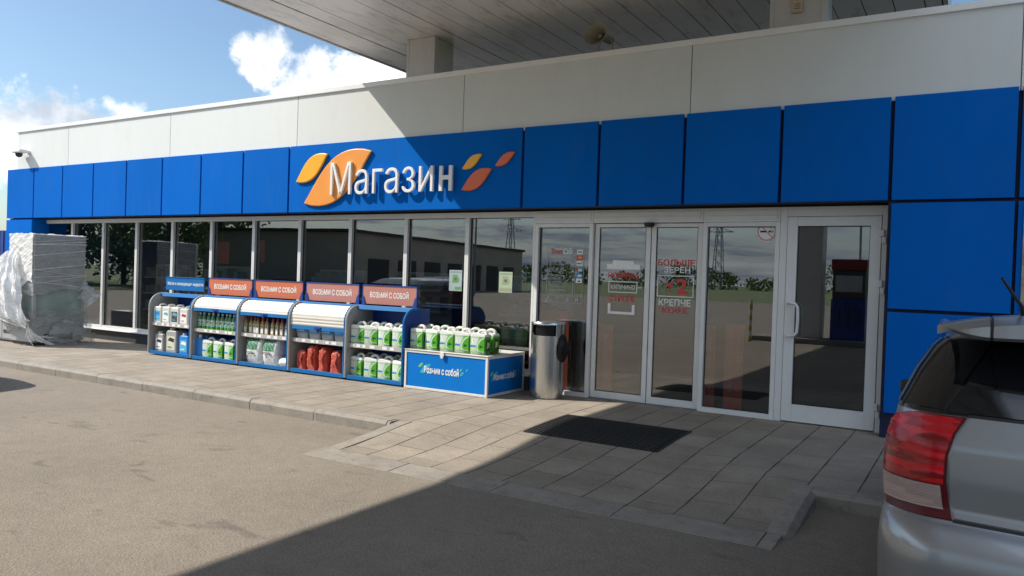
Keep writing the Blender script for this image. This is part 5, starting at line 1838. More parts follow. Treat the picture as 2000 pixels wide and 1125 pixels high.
ny = 22
nx = 31
for i in range(nx + 1):
    x = mx0 + (mx1 - mx0) * i / nx
    seg = 8
    for s_ in range(seg):
        ya = my0 + (my1 - my0) * s_ / seg
        yb = my0 + (my1 - my0) * (s_ + 1) / seg
        ii = len(fm.v)
        w = 0.004 if 0 < i < nx else 0.009
        for (y, z) in ((ya, mat_z(ya)), (yb, mat_z(yb))):
            fm.v += [(x - w, y, z + 0.001), (x + w, y, z + 0.001), (x + w, y, z + 0.010), (x - w, y, z + 0.010)]
        for q in ((0, 1, 5, 4), (1, 2, 6, 5), (2, 3, 7, 6), (3, 0, 4, 7)):
            fm.f.append(tuple(ii + a for a in q))
            fm.m.append(0)
for j in range(ny + 1):
    y = my0 + (my1 - my0) * j / ny
    w = 0.004 if 0 < j < ny else 0.009
    fm.box(mx0, mx1, y - w, y + w, mat_z(y) + 0.001, mat_z(y) + 0.0095)
fm.build('floor_mat', 'rubber', origin=(-3.07, -1.76, 0))
note(bpy.data.objects['floor_mat'], 'black rubber grid door mat on the paving in front of the sliding doors', 'door mat')

# ------------------------------------------------------------ wrapped fridge on the pavement
fx0, fx1, fy0, fy1, fz = -14.83, -14.09, -1.58, -0.68, 1.95
fg = thing('wrapped_fridge', ((fx0 + fx1) / 2, (fy0 + fy1) / 2, 0.0), 'tall grey display fridge loosely wrapped in crumpled white plastic film', 'fridge')
F_ = lambda mb, name, mats, **kw: wpart(mb, name, mats, fg, **kw)
b = MB().box(fx0, fx1, fy0, fy1, 0.06, 0.50)
b.box(fx0, fx1, fy0, fy1, 1.12, fz)
b.box(fx0, fx0 + 0.05, fy0, fy0 + 0.05, 0.50, 1.12)
b.box(fx1 - 0.05, fx1, fy0, fy0 + 0.05, 0.50, 1.12)
b.box(fx1 - 0.05, fx1, fy1 - 0.05, fy1, 0.50, 1.12)
b.box(fx0, fx0 + 0.05, fy1 - 0.05, fy1, 0.50, 1.12)
F_(b, 'cabinet', 'fridge')
F_(MB().box(fx0 + 0.02, fx1 - 0.02, fy0 + 0.02, fy1 - 0.02, 0.501, 1.119), 'glass_front', 'fridge_glass')
F_(MB().box(fx0 + 0.03, fx1 - 0.03, fy0 + 0.03, fy1 - 0.03, 0.0, 0.06), 'base', 'fridge_dark')
F_(MB().box(fx1 + 0.001, fx1 + 0.006, fy0 + 0.2, fy1 - 0.2, 0.08, 0.20), 'grille', 'fridge_dark')


def wrap_fn(zlo, zhi, gap, seed, amp):
    cx, cy = (fx0 + fx1) / 2, (fy0 + fy1) / 2
    hw, hd_ = (fx1 - fx0) / 2 + gap, (fy1 - fy0) / 2 + gap

    def fn(u, v):
        a = 2 * math.pi * u
        ca, sa = math.cos(a), math.sin(a)
        m_ = max(abs(ca), abs(sa))
        x, y = ca / m_, sa / m_
        z = zlo(u) + (zhi(u) - zlo(u)) * v
        n1 = noise.noise(Vector((x * 2.2 + seed, y * 2.2, z * 3.0)))
        n2 = noise.noise(Vector((x * 3 + z * 2.5 + seed, y * 3, z * 6.0)))
        n3 = noise.noise(Vector((x * 14 + seed, y * 14 + z * 9, z * 20.0)))
        k_ = amp * (0.9 * abs(n1) + 0.5 * abs(n2) + 0.05 * n3)
        return (cx + x * (hw + k_), cy + y * (hd_ + k_), z + amp * n2)
    return fn


w1 = MB().grid(wrap_fn(lambda u: 1.12 + 0.06 * math.sin(u * 23), lambda u: fz + 0.008 + 0.004 * math.sin(u * 31), 0.004, 3.1, 0.006), 140, 60)
F_(w1, 'film_wrap', 'film', smooth=True)
w2 = MB().grid(wrap_fn(lambda u: 0.26 + 0.05 * math.sin(u * 17), lambda u: 0.60 + 0.03 * math.sin(u * 29), 0.02, 9.4, 0.05), 120, 26)
F_(w2, 'film_wrap', 'film_thin', smooth=True)
w3 = MB().grid(wrap_fn(lambda u: 0.94 + 0.06 * math.sin(u * 6.28 * 3 + 1), lambda u: 1.16 + 0.02 * math.sin(u * 13), 0.010, 5.5, 0.02), 120, 20)
F_(w3, 'film_wrap', 'film', smooth=True)
tp = MB()


def topfn(u, v):
    x = fx0 - 0.01 + (fx1 - fx0 + 0.02) * u
    y = fy0 - 0.01 + (fy1 - fy0 + 0.02) * v
    return (x, y, fz + 0.010 + 0.035 * max(0, noise.noise(Vector((x * 6, y * 6, 1.3)))) + 0.02 * noise.noise(Vector((x * 17, y * 17, 2.0))))


tp.grid(topfn, 30, 30)
F_(tp, 'film_top', 'film_thick_and_sunlit', smooth=True)
fw = MB()


def frontfn(u, v):
    x = fx0 - 0.02 + (fx1 - fx0 + 0.03) * u
    z = 1.08 + 0.06 * math.sin(u * 9) * (1 - v) + (fz + 0.012 - 1.08) * v
    k_ = 0.022 * abs(noise.noise(Vector((x * 5 + z * 4, z * 7, 3.3)))) + 0.014 * abs(noise.noise(Vector((x * 9 - z * 16, z * 9, 7.1))))
    return (x, fy0 - 0.030 - k_, z)


fw.grid(frontfn, 50, 60)
F_(fw, 'film_front_sunlit', 'film_thick_and_sunlit', smooth=True)  # whiter than the side film: sunlight on the front put into the colour
# loose billow in front, hanging from the upper left and gathered into a knot at the lower right corner
KN = Vector((-14.10, -1.66, 0.36))
bl = MB()


def billow(u, v):
    # u: from the outer left edge to the fridge corner, v: from top to bottom; pleats converge on the knot
    top = Vector((-14.98 + 0.42 * u, -1.60 - 0.05 * math.sin(math.pi * u), 1.62 + 0.05 * u))
    mid = Vector((-15.75 + 1.55 * u, -1.72 - 0.30 * math.sin(math.pi * u), 1.02 - 0.10 * u))
    low = KN + Vector((-1.25 * (1 - u) ** 1.3, -0.02 - 0.14 * math.sin(math.pi * u), 0.04 + 0.20 * (1 - u)))
    p_ = top * (1 - v) ** 2 + mid * 2 * v * (1 - v) + low * v ** 2
    pl = 0.5 + 0.5 * math.sin(u * 34 + 3.0 * noise.noise(Vector((u * 6, v * 2, 0.5))) + 2.0 * v)
    n1 = noise.noise(Vector((u * 5 - v * 4, v * 2.5, 1.7)))
    n2 = noise.noise(Vector((u * 44, v * 3.5, 4.2)))
    am = 0.35 + 0.65 * v
    k_ = 0.075 * abs(n1) + am * (0.035 * pl + 0.028 * n2)
    return p_ + Vector((k_ * 0.25, -k_, k_ * 0.15))


bl.grid(billow, 130, 50)
F_(bl, 'loose_film', 'film_thick_and_sunlit', smooth=True)
bl2 = MB()


def billow2(u, v):
    a = math.pi * (u - 0.15) * 1.1
    r = 0.30 * math.sin(math.pi * (0.08 + 0.9 * v)) ** 0.7
    p_ = Vector((-15.10 - 0.18 * math.cos(a) - 0.10 * (1 - v), -1.52 - r * math.sin(a) * 0.8, 0.42 + 1.0 * v + 0.0))
    k_ = 0.06 * noise.noise(p_ * 5) + 0.022 * noise.noise(Vector((p_.x * 18, p_.y * 18, p_.z * 7)))
    return p_ + Vector((k_, k_ * 0.7, k_))


bl2.grid(billow2, 40, 40)
F_(bl2, 'loose_film', 'film_thick_and_sunlit', smooth=True)
# twisted strands running to the knot
srn = random.Random(11)
stn = MB()
for i in range(70):
    sx_ = Vector((srn.uniform(-15.5, -14.6), -1.66 - srn.uniform(0.0, 0.26), srn.uniform(0.5, 1.5)))
    en = KN + Vector((srn.uniform(-0.06, 0.05), srn.uniform(-0.05, 0.02), srn.uniform(-0.05, 0.10)))
    md = (sx_ + en) / 2 + Vector((srn.uniform(-0.12, 0.05), srn.uniform(-0.16, 0.0), srn.uniform(-0.16, 0.10)))
    pts = [sx_ * (1 - t) ** 2 + md * 2 * t * (1 - t) + en * t * t for t in [j / 10 for j in range(11)]]
    stn.tube(pts, [srn.uniform(0.004, 0.013) for _ in pts], 5)
for i in range(16):
    en = KN + Vector((srn.uniform(-0.05, 0.42), srn.uniform(-0.04, 0.30), -0.34 + srn.uniform(0, 0.16)))
    md = KN + Vector((srn.uniform(-0.02, 0.16), srn.uniform(-0.06, 0.08), srn.uniform(-0.30, -0.12)))
    pts = [KN * (1 - t) ** 2 + md * 2 * t * (1 - t) + en * t * t for t in [j / 8 for j in range(9)]]
    stn.tube(pts, [srn.uniform(0.002, 0.009) for _ in pts], 5)
# stretched bands of film crossing the sunlit front and the dark side
for i in range(16):
    z0_, z1_ = srn.uniform(1.15, 1.93), srn.uniform(1.10, 1.93)
    w_ = srn.uniform(0.006, 0.018)
    a_, b_ = Vector((fx0 - 0.012, fy0 - 0.026, z0_)), Vector((fx1 + 0.008, fy0 - 0.026, z1_))
    stn.face([a_, b_, b_ + Vector((0, -0.002, w_)), a_ + Vector((0, -0.002, w_ * 1.5))])
for i in range(9):
    z0_ = srn.uniform(1.02, 1.9)
    z1_ = z0_ + srn.uniform(-0.16, 0.16)
    w_ = srn.uniform(0.004, 0.012)
    a_, b_ = Vector((fx1 + 0.022, fy0 - 0.02, z0_)), Vector((fx1 + 0.022, fy1 + 0.01, min(z1_, 1.93)))
    stn.face([a_, b_, b_ + Vector((0.002, 0, w_)), a_ + Vector((0.002, 0, w_))])
F_(stn, 'film_strands', 'film_thick_and_sunlit', smooth=True)
# bag of film slumped at the rear right foot and a loose flap on the right side
sb = MB()


def slump(u, v):
    a = 2 * math.pi * u
    b2 = math.pi * 0.5 * v
    p_ = Vector((-13.98 + 0.20 * math.cos(a) * math.cos(b2), -0.98 + 0.44 * math.sin(a) * math.cos(b2), 0.46 * math.sin(b2)))
    k_ = 0.05 * noise.noise(p_ * 9) + 0.03 * noise.noise(p_ * 22)
    return p_ + Vector((k_, k_, k_ if v > 0.05 else 0.0))


sb.grid(slump, 44, 22)
F_(sb, 'slumped_film', 'film_thin', smooth=True)
fl = MB()


def flap(u, v):
    p_ = Vector((-14.08 + 0.42 * u * (1 - 0.35 * v), -0.70 + 0.05 * u - 0.10 * v, 1.18 - 0.30 * u - 0.40 * v * (1 - u * 0.55)))
    k_ = 0.05 * noise.noise(p_ * 11) + 0.03 * noise.noise(p_ * 26)
    return p_ + Vector((k_ * 0.5, k_, k_))


fl.grid(flap, 26, 26)
F_(fl, 'loose_film', 'film', smooth=True)
# low grey counter unit standing left of it
lu = thing('counter_unit', (-15.28, -1.13, 0.0), 'low pale grey counter unit with drawer left of the wrapped fridge', 'counter')
L_ = lambda mb, name, mats, **kw: wpart(mb, name, mats, lu, **kw)
L_(MB().box(-15.72, -14.845, -1.50, -0.75, 0.03, 0.50), 'cabinet', 'fridge', bevel=0.01)
L_(MB().box(-15.68, -15.27, -1.515, -1.501, 0.06, 0.46), 'drawer', 'fridge', bevel=0.004)
L_(MB().box(-15.25, -14.87, -1.515, -1.501, 0.06, 0.46), 'drawer', 'fridge', bevel=0.004)
L_(MB().box(-15.20, -14.90, -1.522, -1.516, 0.16, 0.22), 'handle_slot', 'fridge_dark')
L_(MB().box(-15.70, -14.86, -1.47, -0.78, 0.0, 0.03), 'base', 'fridge_dark')


# ------------------------------------------------------------ cars
def lerp_table(tab, z):
    if z <= tab[0][0]:
        return tab[0][1:]
    for a, b_ in zip(tab[:-1], tab[1:]):
        if z <= b_[0]:
            t = (z - a[0]) / (b_[0] - a[0])
            return tuple(p_ + (q_ - p_) * t for p_, q_ in zip(a[1:], b_[1:]))
    return tab[-1][1:]


# z, rear y, front y, half width, rear corner radius, front corner radius (nose forward is +y)
CARL = 3.95
SHELL = [
    (0.20, 0.10, CARL - 0.22, 0.780, 0.22, 0.30),
    (0.30, 0.03, CARL - 0.10, 0.825, 0.22, 0.34),
    (0.42, 0.005, CARL - 0.02, 0.845, 0.22, 0.38),
    (0.60, 0.000, CARL - 0.00, 0.852, 0.22, 0.40),
    (0.78, 0.000, CARL - 0.03, 0.855, 0.21, 0.30),
    (0.835, 0.012, CARL - 0.08, 0.852, 0.20, 0.26),
    (0.875, 0.045, CARL - 0.16, 0.846, 0.18, 0.24),
    (0.895, 0.085, CARL - 0.24, 0.842, 0.17, 0.24),
    (0.93, 0.098, CARL - 0.40, 0.840, 0.17, 0.24),
    (1.02, 0.095, CARL - 0.78, 0.836, 0.17, 0.22),
    (1.12, 0.100, CARL - 1.05, 0.830, 0.17, 0.22),
    (1.215, 0.125, CARL - 1.20, 0.815, 0.17, 0.20),
    (1.235, 0.135, CARL - 1.24, 0.808, 0.17, 0.20),
    (1.33, 0.225, CARL - 1.47, 0.768, 0.19, 0.20),
    (1.41, 0.320, CARL - 1.66, 0.722, 0.21, 0.22),
    (1.455, 0.390, CARL - 1.80, 0.675, 0.22, 0.25),
    (1.478, 0.480, CARL - 1.98, 0.610, 0.24, 0.30),
    (1.492, 0.68, CARL - 2.20, 0.480, 0.26, 0.32),
    (1.498, 0.95, CARL - 2.45, 0.300, 0.20, 0.25),
]


def outline(z):
    """left half of the plan outline at height z, from the middle of the tail round to the middle of the nose"""
    yr, yf, w, rr, rf = lerp_table(SHELL, z)
    sag = 0.045      # tail bows out in plan
    pts = []
    for i in range(13):
        t = i / 12
        x = -(w - rr) * t
        pts.append((x, yr + sag * (t ** 2)))
    yr2 = yr + sag
    for i in range(1, 11):
        a = (math.pi / 2) * i / 10
        pts.append((-(w - rr) - rr * math.sin(a), yr2 + rr * (1 - math.cos(a))))
    for i in range(1, 20):
        t = i / 20
        y = yr2 + rr + (yf - rf - yr2 - rr) * t
        pts.append((-w - 0.012 * math.sin(math.pi * t), y))
    for i in range(0, 11):
        a = (math.pi / 2) * i / 10
        pts.append((-(w - rf) - rf * math.cos(a), yf - rf + rf * math.sin(a)))
    for i in range(1, 9):
        t = i / 8
        pts.append((-(w - rf) * (1 - t), yf + 0.06 * (1 - (1 - t) ** 2)))
    return pts


def surf(z, s):
    """point on the shell at arc length s from the middle of the tail (negative s: right-hand side)"""
    pts = outline(z)
    sg = -1 if s < 0 else 1
    s = abs(s)
    L = 0.0
    for a, b_ in zip(pts[:-1], pts[1:]):
        d_ = math.hypot(b_[0] - a[0], b_[1] - a[1])
        if L + d_ >= s and d_ > 0:
            t = (s - L) / d_
            return Vector(((a[0] + (b_[0] - a[0]) * t) * sg, a[1] + (b_[1] - a[1]) * t, z))
        L += d_
    return Vector((pts[-1][0] * sg, pts[-1][1], z))


def side_s(z, y):
    pts = outline(z)
    L = 0.0
    for i, (a, b_) in enumerate(zip(pts[:-1], pts[1:])):
        d_ = math.hypot(b_[0] - a[0], b_[1] - a[1])
        if i > 12 and a[1] <= y <= b_[1]:
            return L + d_ * (y - a[1]) / max(1e-6, b_[1] - a[1])
        L += d_
    return L


def patch(mb, z0, z1, sl, sr, off, nz=10, ns=10, m=0, thick=0.006):
    """skin panel lying off the shell between two edge curves sl(z), sr(z)"""
    def fn(u, v, o):
        z = z0 + (z1 - z0) * v
        s = sl(z) + (sr(z) - sl(z)) * u
        p_ = surf(z, s)
        e1 = surf(z, s + 0.012) - surf(z, s - 0.012)
        e2 = surf(z + 0.012, s) - surf(z - 0.012, s)
        nrm = e1.cross(e2)
        if nrm.length < 1e-9:
            nrm = Vector((0, -1, 0))
        nrm.normalize()
        c_ = Vector((0, CARL * 0.45, 0.8))
        if nrm.dot(p_ - c_) < 0:
            nrm = -nrm
        return p_ + nrm * o
    i0 = len(mb.v)
    mb.grid(lambda u, v: fn(u, v, off), ns, nz, m)
    # skirt so that the panel has an edge
    ring_ = [(i / ns, 0) for i in range(ns)] + [(1, j / nz) for j in range(nz)] + [(1 - i / ns, 1) for i in range(ns)] + [(0, 1 - j / nz) for j in range(nz)]
    k0 = len(mb.v)
    for u, v in ring_:
        mb.v.append(tuple(fn(u, v, off)))
        mb.v.append(tuple(fn(u, v, off - thick - 0.004)))
    q = len(ring_)
    for i in range(q):
        j = (i + 1) % q
        mb.f.append((k0 + 2 * i, k0 + 2 * j, k0 + 2 * j + 1, k0 + 2 * i + 1))
        mb.m.append(m)
    return mb


def tab(*pts):
    return lambda z: lerp_table(list(pts), z)[0]


def build_car(loc, paint, label):
    t_ = thing('parked_car', loc, label, 'car', 'parked cars in front of the shop')
    P = lambda mb, name, mats, parent=t_, **kw: part(mb, name, mats, parent, **kw)
    zs = [0.20, 0.25, 0.30, 0.36, 0.42, 0.51, 0.60, 0.69, 0.76, 0.79, 0.81, 0.835, 0.855, 0.875, 0.887, 0.90, 0.93, 0.975, 1.02, 1.07, 1.12, 1.17, 1.215, 1.235, 1.28, 1.33, 1.37, 1.41, 1.44, 1.455, 1.467, 1.478, 1.486, 1.492, 1.498]
    mb = MB()
    rows = []
    for z in zs:
        o = outline(z)
        full = [(a, b_) for a, b_ in o] + [(-a, b_) for a, b_ in reversed(o[1:-1])]
        rows.append(full)
    n = len(rows[0])
    for z, row in zip(zs, rows):
        mb.v += [(a, b_, z) for a, b_ in row]
    for i in range(len(zs) - 1):
        for j in range(n):
            j2 = (j + 1) % n
            mb.f.append((i * n + j, i * n + j2, (i + 1) * n + j2, (i + 1) * n + j))
            mb.m.append(2 if 1.21 < zs[i] < 1.42 and rows[i][j][1] < CARL - 1.0 else 0)
    mb.f.append(tuple((len(zs) - 1) * n + j for j in range(n)))
    mb.m.append(0)
    mb.f.append(tuple(reversed(range(n))))
    mb.m.append(1)
    P(mb, 'body', [paint, 'car_black', 'car_glass'], smooth=True, angle=42)
    # glazing
    P(patch(MB(), 1.222, 1.44, tab((1.222, -0.665), (1.44, -0.535)), tab((1.222, 0.665), (1.44, 0.535)), 0.012, 8, 30), 'rear_window', 'car_glass', smooth=True, angle=50)
    for sg in (1, -1):
        zt = 1.43
        q0 = lambda z, sg=sg: sg * (tab((1.222, 0.680), (1.44, 0.550))(z))
        q1 = lambda z, sg=sg: sg * (side_s(z, lerp_table(SHELL, z)[0] + 0.235 + (z - 1.245) * 0.1))
        P(patch(MB(), 1.228, zt, q0, q1, 0.006, 8, 22), 'quarter_window', 'car_glass', smooth=True, angle=50)
        for (ya, yb, yc, yd) in ((0.46, 1.30, 0.62, 1.30), (1.36, 2.62, 1.36, 2.20)):
            a_ = lambda z, sg=sg, ya=ya, yc=yc: sg * side_s(z, ya + (yc - ya) * (z - 1.24) / 0.20)
            b_ = lambda z, sg=sg, yb=yb, yd=yd: sg * side_s(z, yb + (yd - yb) * (z - 1.24) / 0.20)
            P(patch(MB(), 1.24, 1.43, a_, b_, 0.005, 6, 12), 'side_window', 'car_glass', smooth=True, angle=50)
        # mirrors
        my = 2.55
        mm = MB().box(-0.05, 0.05, -0.04, 0.04, -0.04, 0.045)
        mm.v = [(v[0] * (1 - 0.3 * (v[1] > 0)) - sg * 0.925, v[1] + my, v[2] * (1 - 0.25 * (v[1] > 0)) + 1.03) for v in mm.v]
        mr_ = P(mm, 'door_mirror', 'car_black', bevel=0.022, seg=3)
        P(MB().tube([(-sg * 0.80, my + 0.04, 1.00), (-sg * 0.89, my + 0.01, 1.02)], 0.02, 8), 'mirror_stalk', 'car_black', mr_)
        # tail lamps: dark rim, red upper glass, clear lower glass
        rimL = tab((0.895, 0.640), (0.94, 0.650), (1.015, 0.661), (1.093, 0.660), (1.158, 0.642), (1.213, 0.612))
        rimR = tab((0.895, 0.86), (1.0, 0.91), (1.10, 0.91), (1.16, 0.88), (1.19, 0.84), (1.205, 0.79), (1.213, 0.74))
        lampL = lambda z, sg=sg: sg * rimL(z)
        lampR = lambda z, sg=sg: sg * rimR(z)
        tl_ = P(patch(MB(), 0.897, 1.212, lampL, lampR, 0.010, 24, 16), 'tail_lamp', 'lamp_deep', smooth=True, angle=50)
        P(patch(MB(), 1.006, 1.207, lambda z: sg * (rimL(z) + 0.008 - 0.003 * (z - 1.006) / 0.2), lambda z: sg * (rimR(z) - 0.004), 0.0165, 24, 16), 'red_glass', 'lamp_red', tl_, smooth=True, angle=50)
        P(patch(MB(), 0.925, 1.001, lambda z: sg * (rimL(z) + 0.018), lambda z: sg * (rimR(z) - 0.008), 0.0165, 10, 16), 'clear_glass', 'lamp_clear', tl_, smooth=True, angle=50)
        P(patch(MB(), 0.66, 0.80, lambda z: sg * side_s(0.7, CARL - 0.40), lambda z: sg * (side_s(0.7, CARL - 0.40) + 0.34), 0.006, 6, 10), 'headlamp', 'lamp_clear', smooth=True, angle=50)
        # wheels in dark arches
        for wy in (0.78, CARL - 0.83):
            ar = MB()
            ar.prism([(wy + 0.365 * math.cos(2 * math.pi * i / 28), max(0.205, 0.30 + 0.365 * math.sin(2 * math.pi * i / 28))) for i in range(28)], 'x', -sg * 0.70, -sg * 0.868)
            P(ar, 'wheel_arch', 'car_black')
            wh = MB().lathe([(0.20, -0.10), (0.285, -0.095), (0.305, -0.06), (0.305, 0.06), (0.285, 0.095), (0.20, 0.10)], (0, 0), 28)
            Mx = Matrix.Translation((-sg * 0.785, wy, 0.305)) @ Matrix.Rotation(R(90), 4, 'Y')
            wh.v = [tuple(Mx @ Vector(v)) for v in wh.v]
            w_ = P(wh, 'wheel', 'tyre', smooth=True)
            rm = MB().lathe([(0.05, 0.03), (0.06, 0.105), (0.17, 0.09), (0.19, 0.104), (0.198, 0.1005)], (0, 0), 20)
            Mx2 = Matrix.Translation((-sg * 0.785, wy, 0.305)) @ Matrix.Rotation(R(-90 * sg), 4, 'Y')
            rm.v = [tuple(Mx2 @ Vector(v)) for v in rm.v]
            P(rm, 'rim', 'rim', w_, smooth=True)
    P(patch(MB(), 1.17, 1.46, lambda z: side_s(z, 9) * 0 + _front_s(z, -0.56), lambda z: _front_s(z, 0.56), 0.006, 8, 24), 'windscreen', 'car_glass', smooth=True, angle=50)
    # tailgate skin with a thin shut line all round
    tgL = tab((0.895, 0.632), (0.94, 0.642), (1.015, 0.653), (1.093, 0.652), (1.158, 0.634), (1.213, 0.604))
    P(patch(MB(), 0.905, 1.212, lambda z: -tgL(z), lambda z: tgL(z), 0.008, 26, 40, thick=0.004), 'tailgate', paint, smooth=True, angle=50)
    P(patch(MB(), 0.893, 0.902, lambda z: -0.64, lambda z: 0.64, 0.003, 2, 40), 'shut_line', 'car_black')
    P(patch(MB(), 1.2135, 1.2215, lambda z: -0.61, lambda z: 0.61, 0.007, 2, 40), 'window_seal', 'car_black')
    for sg in (-1, 1):
        P(patch(MB(), 0.40, 0.885, lambda z, sg=sg: sg * (side_s(0.7, 0.47)), lambda z, sg=sg: sg * (side_s(0.7, 0.47) + 0.005), 0.003, 14, 1), 'bumper_seam', 'car_black')
        P(patch(MB(), 0.50, 0.565, lambda z, sg=sg: sg * 0.50, lambda z, sg=sg: sg * 0.70, 0.007, 3, 8), 'reflector', 'lamp_red', smooth=True)
    P(patch(MB(), 1.06, 1.10, lambda z: -0.34, lambda z: 0.34, 0.016, 3, 20), 'tailgate_grip', paint, smooth=True, angle=50)
    pl_ = P(patch(MB(), 0.94, 1.05, lambda z: -0.26, lambda z: 0.26, 0.012, 2, 10), 'plate_recess', 'car_black')
    # roof spoiler: two end fins and a middle blade
    def blade(xa, xb, tipped):
        b = MB()
        n = 14

        def sec(t):
            x = xa + (xb - xa) * t
            ax_ = abs(x)
            e = 1.0
            y0 = 0.150 + 0.10 * (ax_ / 0.7) ** 3
            zt = 1.546 - 0.054 * (ax_ / 0.70) ** 4
            zb = 1.452 + (0.034 * ((ax_ - 0.55) / 0.15) ** 2 if ax_ > 0.55 else 0.012 * (1 - ax_ / 0.55))
            zb = min(zb, zt - 0.010)
            return [(x, y0 + 0.012, zb), (x, y0, zb + 0.010), (x, y0 + 0.004, zt - 0.028), (x, y0 + 0.06, zt - 0.004), (x, y0 + 0.34, zt - 0.004), (x, y0 + 0.34, zb + 0.02), (x, y0 + 0.1, zb + 0.012)]
        i0 = len(b.v)
        for i in range(n + 1):
            b.v += sec(i / n)
        for i in range(n):
            for j in range(7):
                k_ = (j + 1) % 7
                b.f.append((i0 + i * 7 + j, i0 + i * 7 + k_, i0 + (i + 1) * 7 + k_, i0 + (i + 1) * 7 + j))
                b.m.append(0)
        b.f.append(tuple(i0 + j for j in range(7)))
        b.m.append(0)
        b.f.append(tuple(i0 + n * 7 + j for j in range(7)))
        b.m.append(0)
        return b
    P(blade(-0.705, -0.560, True), 'spoiler_fin', paint, smooth=True, angle=35)
    P(blade(0.705, 0.560, True), 'spoiler_fin', paint, smooth=True, angle=35)
    P(blade(-0.551, 0.551, False), 'spoiler_blade', paint, smooth=True, angle=35)
    for sg in (-1, 1):
        P(MB().box(sg * 0.5555 - 0.0035, sg * 0.5555 + 0.0035, 0.205, 0.48, 1.462, 1.515), 'spoiler_seam', 'car_black')
    an = MB().tube([(-0.28, 0.62, 1.548), (-0.33, 0.50, 1.585), (-0.52, 0.12, 1.72)][:0] or [(-0.465, 0.42, 1.50), (-0.475, 0.36, 1.56), (-0.535, 0.20, 1.645)], [0.008, 0.006, 0.0045], 8)
    P(an, 'antenna', 'car_black', smooth=True)
    P(MB().tube([(0.0, 0.12, 1.24), (-0.16, 0.135, 1.24), (-0.34, 0.155, 1.245)], 0.007, 6), 'wiper', 'car_black')
    return t_


def _front_s(z, x):
    """arc length on the nose side where the outline crosses lateral position x"""
    pts = outline(z)
    L = 0.0
    tot = 0.0
    ls = []
    for a, b_ in zip(pts[:-1], pts[1:]):
        d_ = math.hypot(b_[0] - a[0], b_[1] - a[1])
        ls.append((tot, a, b_, d_))
        tot += d_
    xx = -abs(x)
    for (l0, a, b_, d_) in reversed(ls):
        if b_[0] >= xx >= a[0] and d_ > 0:
            l = l0 + d_ * (xx - a[0]) / max(1e-6, b_[0] - a[0])
            break
    else:
        l = tot
    # the two halves meet at the nose: continue past it on the other side
    return l if x < 0 else 2 * tot - l


_surf_half = surf


def surf(z, s):
    pts = outline(z)
    tot = sum(math.hypot(b_[0] - a[0], b_[1] - a[1]) for a, b_ in zip(pts[:-1], pts[1:]))
    if s > tot:
        p_ = _surf_half(z, 2 * tot - s)
        return Vector((-p_.x, p_.y, p_.z))
    return _surf_half(z, s)


build_car((0.60, -6.20, GZ + 0.004), 'paint_silver', 'silver hatchback with red tail lamp and roof spoiler parked at the right edge')
build_car((-11.83, -7.71, GZ + 0.004), 'paint_white', 'white hatchback parked nose to the kerb at the left of the forecourt')

# ------------------------------------------------------------ the place opposite, which the shop windows mirror
gl = thing('garage_block', (-41.7, -36.2, GZ), 'long low grey brown concrete garage block across the forecourt', 'building')
a0 = Vector((-41.7, -36.2))
ax = (Vector((-47.6, -72.3)) - a0)
bxv = Vector((-14.8, 2.42))
b = MB()
i = 0
cs = [a0, a0 + ax, a0 + ax + bxv, a0 + bxv]
b.v = [(c.x, c.y, GZ) for c in cs] + [(c.x, c.y, 4.55) for c in cs]
b.f = [(0, 1, 5, 4), (1, 2, 6, 5), (2, 3, 7, 6), (3, 0, 4, 7), (4, 5, 6, 7)]
b.m = [0] * 5
wpart(b, 'wall', 'garage', gl)
ce = (a0 + a0 + ax + bxv) / 2 + bxv * 0
cm = a0 + (ax + bxv) / 2
b = MB()
ex = [cm + (c - cm) * 1.025 for c in cs]
b.v = [(c.x, c.y, 4.551) for c in ex] + [(c.x, c.y, 4.80) for c in ex]
b.f = [(0, 1, 5, 4), (1, 2, 6, 5), (2, 3, 7, 6), (3, 0, 4, 7), (4, 5, 6, 7), (3, 2, 1, 0)]
b.m = [0] * 6
wpart(b, 'roof', 'roof', gl)
for i in range(7):
    f0 = 0.06 + 0.13 * i
    p0 = a0 + ax * f0
    p1 = a0 + ax * (f0 + 0.085)
    o_ = Vector((0.06, -0.01))
    b = MB()
    b.v = [(p0.x + o_.x, p0.y, GZ), (p1.x + o_.x, p1.y, GZ), (p1.x + o_.x, p1.y, 2.6), (p0.x + o_.x, p0.y, 2.6), (p0.x - 0.1, p0.y, GZ), (p1.x - 0.1, p1.y, GZ), (p1.x - 0.1, p1.y, 2.6), (p0.x - 0.1, p0.y, 2.6)]
    b.f = [(0, 1, 2, 3), (4, 7, 6, 5), (0, 4, 5, 1), (1, 5, 6, 2), (2, 6, 7, 3), (3, 7, 4, 0)]
    b.m = [0] * 6
    wpart(b, 'garage_door', 'roof', gl)


